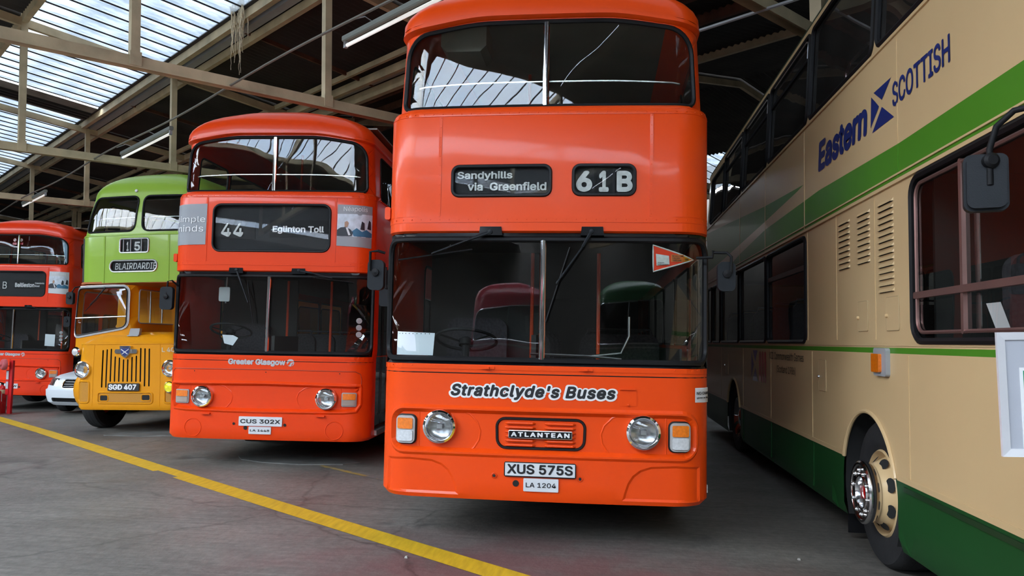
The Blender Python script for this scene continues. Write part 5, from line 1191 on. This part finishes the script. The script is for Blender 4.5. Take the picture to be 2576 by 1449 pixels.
    g = G(); g.prism(rrect(-.9, -.4, 1.3, 2.1, .1), 1.9, 2.0); g.cbox(-.9, -.4, 1.5, 2.0, 1.35, 1.45, .03); g.obj('driver_seat', SEATM, root)
    g = G(); g.tube([tuple(Vector(b.P(U(6.75), 3.70, -.10))), tuple(Vector(b.P(U(6.75), 3.88, -.10))), tuple(Vector(b.P(U(6.66), 3.93, -.10))), tuple(Vector(b.P(U(6.2), 3.93, -.10)))], .014, 8); g.obj('seat_rail', ALU, root)
    # side mirror on its hooped arm
    mx, my, mz = 1.60 - 3.2, 3.42 - Y0, 2.25
    M_ = Matrix.Translation((mx, my, mz)) @ Matrix.Rotation(math.radians(-18), 4, 'Z')
    g = G(); g.prism(rrect(-.082, .082, -.125, .115, .03, 5), -.02, .03, M_); g.prism(rrect(-.072, .072, -.115, .105, .03, 5), -.04, -.02, M_); o = g.obj('mirror', PLASTIC, root)
    g = G(); c = Vector((mx, my - .04, mz)); pts = [c + Vector((0, 0, -.02)), c + Vector((0, 0, .13)), c + Vector((.02, -.02, .22)), c + Vector((.07, -.06, .275)), c + Vector((.13, -.11, .28)), c + Vector((.18, -.16, .24)), c + Vector((.20, -.18, .16)), c + Vector((.20, -.18, .02)), c + Vector((.32, -.16, .02))]
    g.tube(pts, .013, 10); g.lathe([(.03, -.02), (.032, .02), (.02, .03), (0, .03)], c + Vector((0, .0, .08)), (0, -1, 0), 14); g.lathe([(.026, -.05), (.028, .05), (0, .06)], c + Vector((.20, -.18, .09)), (0, 0, 1), 12); g.obj('mirror_arm', BLACKM, o)
    return root
cream()

# ------------------------------------------------------------------ vehicles facing the row, seen in the windscreens
def coach(name, label, loc, yaw, paint_lo, paint_hi, H, L, win, cat):
    root = thing(name, label, cat, loc, (0, 0, yaw)); W = 1.2
    pr = [(.35, .35, .04, .03), (.42, .42, 0, 0), (1.2, 1.2, 0, 0), (1.55, 1.55, 0, .03), (H - .55, H - .55, .04, .16), (H - .45, H - .45, .06, .2)] + dome(H - .45, .45, W, .06, .2, .9, n=2.1, vl=1.1, k=10)
    b = Body(W, .38, .06, L, pr); ue = b.ue; FW = rrect(-1.15, 1.15, 1.5, H - .62, [.1, .1, .25, .25], 6)
    us = sorted(set([round(s * t, 4) for t in np.concatenate([np.arange(0, b.x1, .12), b.S[14:27:2], b.S[27:]]) for s in (-1, 1)]))
    sw = side_windows(b, [(1.0 + i * 1.5, 2.35 + i * 1.5) for i in range(int((L - 2) / 1.5))], 1.5, H - .75, .12); vd = [p[0] for p in pr if p[0] > .3]
    b.skin('lower_body', paint_lo, root, [(-ue, .35), (ue, .35), (ue, 1.4), (-ue, 1.4)], us=us)
    b.skin('upper_body', paint_hi, root, [(-ue, 1.4), (ue, 1.4), (ue, vd[-1]), (-ue, vd[-1])], [FW] + sw, us=us)
    b.window(FW, root, name='windscreen_pane', split=0., seal=.02, sealm=ALU)
    for h in sw: b.window(h, root, name='side_window_pane', sealm=ALU)
    b.panel('moulding', ALU, root, rrect(-ue + .5, ue - .5, 1.38, 1.42, .004, 1), t=.01)
    for s in (-1, 1): headlight(root, s * .8, .0, .85, .12)
    g = G(); g.box(-1.1, 1.1, .6, L - .2, .5, .6); g.obj('chassis', UNDER, root); seats(root, int(L - 3), 2, 1, .65)
    for y in (1.9, L - 2.6):
        for s in (-1, 1): wheel(root, s * 1.1, y, .48, s, .48, .26, rim=GREYM)
    return root
coach('coach', 'maroon coach facing the row, seen mirrored in the tallest bus windscreen', (-2.2, -4.4, 0), math.radians(168), MAROON, MAROON, 2.95, 9, 5, 'coach')
DG = paint('deep bottle green paint', (.035, .10, .04))
coach('single_decker_bus', 'dark green single-decker facing the row, seen mirrored in the right windscreen half', (1.5, -5.0, 0), math.radians(186), DG, DG, 3.0, 8.5, 5, 'bus')

# ------------------------------------------------------------------ white car between the half-cab and the leftmost bus
def car():
    fx, fy = -10.85, 15.2; root = thing('car', 'white car nose between the yellow half-cab and the leftmost red bus', 'car', (fx, fy, fz(-10.9)), (0, 0, math.radians(3)))
    pr = [(.20, .20, .12, .10), (.27, .27, .05, .02), (.40, .40, .01, .0), (.52, .52, .0, .0), (.54, .54, .02, .03), (.60, .60, .02, .05), (.74, .74, .05, .12), (.82, .82, .12, .30), (.88, .88, .20, .62), (.94, .93, .26, 1.05)]
    b = Body(.87, .30, .10, 4.1, pr, rr=.3); ue = b.ue
    HL = [[(s * x, z) for x, z in ((.52, .60), (.98, .63), (.98, .68), (.90, .77), (.56, .755))][::s] for s in (-1, 1)]; GRL = rrect(-.40, .40, .56, .74, .05, 4); AIR = rrect(-.62, .62, .28, .36, .03, 3)
    us = sorted(set([round(s * t, 4) for t in np.concatenate([np.arange(0, b.x1, .09), b.S[14:27], b.S[27:]]) for s in (-1, 1)]))
    b.skin('body_shell', WHITEP, root, [(-ue, .20), (ue, .20), (ue, .94), (-ue, .94)], HL + [GRL, AIR], us=us, vs=[.2, .24, .27, .33, .40, .46, .52, .54, .57, .60, .67, .74, .78, .82, .85, .88, .91, .94])
    for h in HL:
        o = b.skin('headlight', LENS, root, h, off=-.03); b.skin('headlight_glass', HLG, o, h, off=-.004)
    b.skin('radiator_grille', BLACKM, root, GRL, off=-.03); b.skin('air_intake', BLACKM, root, AIR, off=-.04)
    for z in (.60, .65, .70): g = G(); b.tube(g, [(-.38, z), (.38, z)], .008, -.015, False); g.obj('grille_bar', CHROME, root)
    g = G(); b.tube(g, grow(GRL, .005), .010, .0); g.obj('grille_frame', CHROME, root)
    # glasshouse and roof
    v = []; S_ = [(.95, .60, .90), (1.7, .58, 1.38), (2.2, .57, 1.43), (3.2, .56, 1.40), (3.9, .60, .96)]
    g = G(); R_ = []
    for y, w_, z in S_: R_.append([(-.72 if z < 1 else -w_, y, z), (-.3, y - .04, z + .03), (.3, y - .04, z + .03), (.72 if z < 1 else w_, y, z)])
    v = [p for r_ in R_ for p in r_]; g.add(v, [(i * 4 + k, i * 4 + k + 1, i * 4 + k + 5, i * 4 + k + 4) for i in (1, 2) for k in range(3)], True); g.obj('roof', WHITEP, root)
    g = G(); g.add(v, [(i * 4 + k, i * 4 + k + 1, i * 4 + k + 5, i * 4 + k + 4) for i in (0, 3) for k in range(3)], True); g.obj('windscreen_pane', GLASS, root)
    for s in (0, 3):
        g = G(); side = [R_[i][s] for i in range(5)] + [((-1 if s == 0 else 1) * .78, 3.9, .92), ((-1 if s == 0 else 1) * .78, 1.0, .90)]; g.add(side, [tuple(range(7))]); g.obj('side_window_pane', GLASS, root)
    g = G(); g.box(-.7, .7, .9, 3.9, .25, .88); g.obj('cabin_floor', UNDER, root)
    for y in (.82, 3.35):
        for s in (-1, 1): wheel(root, s * .84, y, .30, s, .30, .2, rim=ALU, nut=5)
    return root
car()

# ------------------------------------------------------------------ fire point at the left edge
FPX, FPY = -12.72, 15.55; FPZ = fz(FPX)
r = thing('fire_point_stand', 'red fire point post with round alarm bell at the left edge', 'stand', (FPX, FPY, FPZ))
g = G(); g.box(-.42, .24, -.28, .16, 0, .012); g.obj('base_plate', mat('dull red base', (.16, .06, .05), rough=.7), r)
g = G(); g.cbox(-.005, .075, 0, .06, .012, 1.16, .006); g.obj('post', REDP, r)
o = G().lathe([(.0, .10), (.03, .10), (.035, .075), (.10, .07), (.115, .05), (.12, .0), (.115, -.02), (0, -.02)], (-.06, -.06, 1.07), (-.55, -.83, 0), 24).obj('alarm_bell', mat('faded pink red enamel', (.50, .10, .11), rough=.4), r)
G().lathe([(.02, 0), (.022, .03), (0, .035)], (-.15, -.19, 1.02), (-.55, -.83, 0), 10).obj('bell_striker', BLACKM, o)
g = G(); g.box(-.06, .01, -.012, 0, .42, .95); o = g.obj('instruction_board', REDP, r); g = G(); g.box(-.052, .002, -.016, -.012, .75, .93); g.box(-.052, .002, -.016, -.012, .55, .70); g.obj('instruction_print', GREYW, o)
def ext(x, y, h, R, lab, stripe):
    r = thing('fire_extinguisher', lab, 'extinguisher', (x, y, fz(x) + .012), group='fire extinguishers on the stand')
    G().lathe([(0, 0), (R * .95, 0), (R, .02), (R, h * .74), (R * .9, h * .80), (R * .5, h * .84), (R * .3, h * .86), (R * .3, h * .89), (0, h * .89)], (0, 0, 0), (0, 0, 1), 28).obj('cylinder', REDP, r)
    g = G(); g.box(-.02, .02, -.02, .02, h * .88, h * .93); g.add([(-.015, -.1, h * .99), (.015, -.1, h * .99), (.015, .05, h * .93), (-.015, .05, h * .93), (-.015, -.1, h * .98), (.015, -.1, h * .98), (.015, .05, h * .92), (-.015, .05, h * .92)], [(0, 1, 2, 3), (7, 6, 5, 4), (0, 4, 5, 1), (1, 5, 6, 2), (2, 6, 7, 3), (3, 7, 4, 0)]); g.obj('valve_handle', BLACKM, r)
    g = G(); g.tube([(0, 0, h * .92), (-.05, -.03, h * .98), (-R - .01, -.04, h * .9), (-R - .015, -.04, h * .6), (-R - .01, -.04, h * .3)], .011, 7); g.obj('hose', BLACKM, r)
    g = G(); v = []
    for z in (h * .38, h * .68):
        for a in np.linspace(-2.3, -.85, 9): v.append(((R + .002) * math.cos(a), (R + .002) * math.sin(a), z))
    g.add(v, [(i, i + 1, i + 10, i + 9) for i in range(8)], True); g.obj('label_panel', WHITE, r)
    g = G(); v = []
    for z0, z1 in ((h * .30, h * .33), (h * .24, h * .26), (h * .18, h * .20)):
        k = len(v)
        for z in (z0, z1):
            for a in np.linspace(-2.1, -1.2, 5): v.append(((R + .002) * math.cos(a), (R + .002) * math.sin(a), z))
        for i in range(4): g.f.append((k + i, k + i + 1, k + i + 6, k + i + 5)); g.sm.append(True)
    g.v = v; g.obj('label_text', WHITE, r)
    if stripe: 
        G().lathe([(R + .003, h * .62), (R + .003, h * .74)], (0, 0, 0), (0, 0, 1), 28).obj('colour_band', mat('cream band', (.6, .5, .3), rough=.5), r)
    return r
ext(FPX - .11, FPY - .18, .62, .085, 'front red fire extinguisher with white label beside the red post', False)
ext(FPX - .19, FPY + .06, .70, .09, 'rear red fire extinguisher with cream band behind the white-labelled one', True)

# ------------------------------------------------------------------ framed notice board in the right foreground
r = thing('notice_stand', 'silver framed notice board on a stand at the right edge', 'sign', (1.445, 3.02, 0), (0, 0, math.radians(-4)))
SG = mat('pale silver frame', (.70, .69, .71), rough=.3, metal=.25); wd, z0, z1, fw = .46, 1.165, 1.612, .028
tl = Matrix.Translation((0, 0, z0)) @ Matrix.Rotation(math.radians(-1.6), 4, 'Y') @ Matrix.Translation((0, 0, -z0))
for a, bq in (((0, z0), (0, z1)), ((wd, z0), (wd, z1)), ((0, z0), (wd, z0)), ((0, z1), (wd, z1))):
    vert = a[0] == bq[0]; g = G(); sx = 1 if a[0] == 0 else -1; sz = 1 if a[1] == z0 else -1
    if vert: q = [(a[0], z0), (a[0] + sx * fw, z0 + fw), (a[0] + sx * fw, z1 - fw), (a[0], z1)]
    else: q = [(0, a[1]), (fw, a[1] + sz * fw), (wd - fw, a[1] + sz * fw), (wd, a[1])]
    v = [(x, 0, z) for x, z in q] + [(x, -.012 if i in (1, 2) else -.016, z) for i, (x, z) in enumerate(q)]
    v = [tuple(tl @ Vector(p)) for p in v]; g.add(v, [(0, 1, 2, 3), (7, 6, 5, 4), (0, 4, 5, 1), (1, 5, 6, 2), (2, 6, 7, 3), (3, 7, 4, 0)]); g.obj('frame_bar', SG, r)
g = G(); g.box(.01, wd - .01, -.006, .002, z0 + .01, z1 - .01, tl); bk = g.obj('backing_sheet', mat('grey mount card', (.38, .39, .43), rough=.5, var=.03), r)
g = G(); g.box(.072, .40, -.009, -.006, z0 + .03, z1 - .128, tl); p_ = g.obj('notice_sheet', WHITE, bk); g = G(); g.box(.083, .39, -.0105, -.009, z0 + .16, z1 - .139, tl); g.obj('green_print', mat('green print', (.03, .26, .12), rough=.5), p_) if False else g.obj('green_print', mat('green print', (.03, .26, .12), rough=.5), bk)
g = G(); g.box(.083, .39, -.0105, -.009, z0 + .04, z0 + .155, tl); g.obj('grey_print', GREYW, bk)
g = G(); g.tube([(.23, .02, .02), (.23, .02, z1 - .1)], .016, 10); g.obj('stand_pole', ALU, r); G().lathe([(0, 0), (.17, 0), (.17, .008), (.03, .02), (0, .02)], (.23, .02, 0), (0, 0, 1), 28).obj('stand_base', ALU, r)

# ------------------------------------------------------------------ sheets lying on the floor, grit
def lying(pts, lab, m):
    g = G(); n_ = len(pts); v = [(x, y, fz(x) + .012) for x, y in pts] + [(x, y, fz(x) + .001) for x, y in pts]; g.add(v, [tuple(range(n_)), tuple(range(2 * n_ - 1, n_ - 1, -1))] + [(i, (i + 1) % n_, n_ + (i + 1) % n_, n_ + i) for i in range(n_)]); return tag(g.obj('floor_sheet', m), lab, 'sheet')
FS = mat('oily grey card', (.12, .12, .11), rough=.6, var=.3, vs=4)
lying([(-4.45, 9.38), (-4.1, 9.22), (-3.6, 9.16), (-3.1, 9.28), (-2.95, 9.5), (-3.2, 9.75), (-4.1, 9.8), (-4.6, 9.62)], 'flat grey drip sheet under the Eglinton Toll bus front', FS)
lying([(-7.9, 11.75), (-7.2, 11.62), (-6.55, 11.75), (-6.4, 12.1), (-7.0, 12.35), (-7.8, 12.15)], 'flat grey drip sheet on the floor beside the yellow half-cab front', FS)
for i, (x, y, s_) in enumerate(((1.45, 5.95, .018), (-1.35, 5.5, .02), (.3, 5.25, .014))):
    g = G(); k = random.random(); pts = [(math.cos(a + k) * s_ * random.uniform(.6, 1.1), math.sin(a + k) * s_ * random.uniform(.6, 1.1), 0) for a in (0, 1.2, 2.4, 3.7, 5)]
    g.add(pts + [(p[0] * .6, p[1] * .6, s_ * .7) for p in pts], [(0, 1, 2, 3, 4), (9, 8, 7, 6, 5)] + [(j, (j + 1) % 5, 5 + (j + 1) % 5, 5 + j) for j in range(5)])
    o = tag(g.obj('debris_chip', mat('pale grit', (.3, .28, .25), rough=.9)), ('small chip of debris on bare concrete between the orange and cream buses', 'white debris chip on the near side of the yellow line', 'debris chip on the worn floor under the number plate XUS 575S')[i], 'debris', 'debris chips on the floor'); o.location = (x, y, 0)
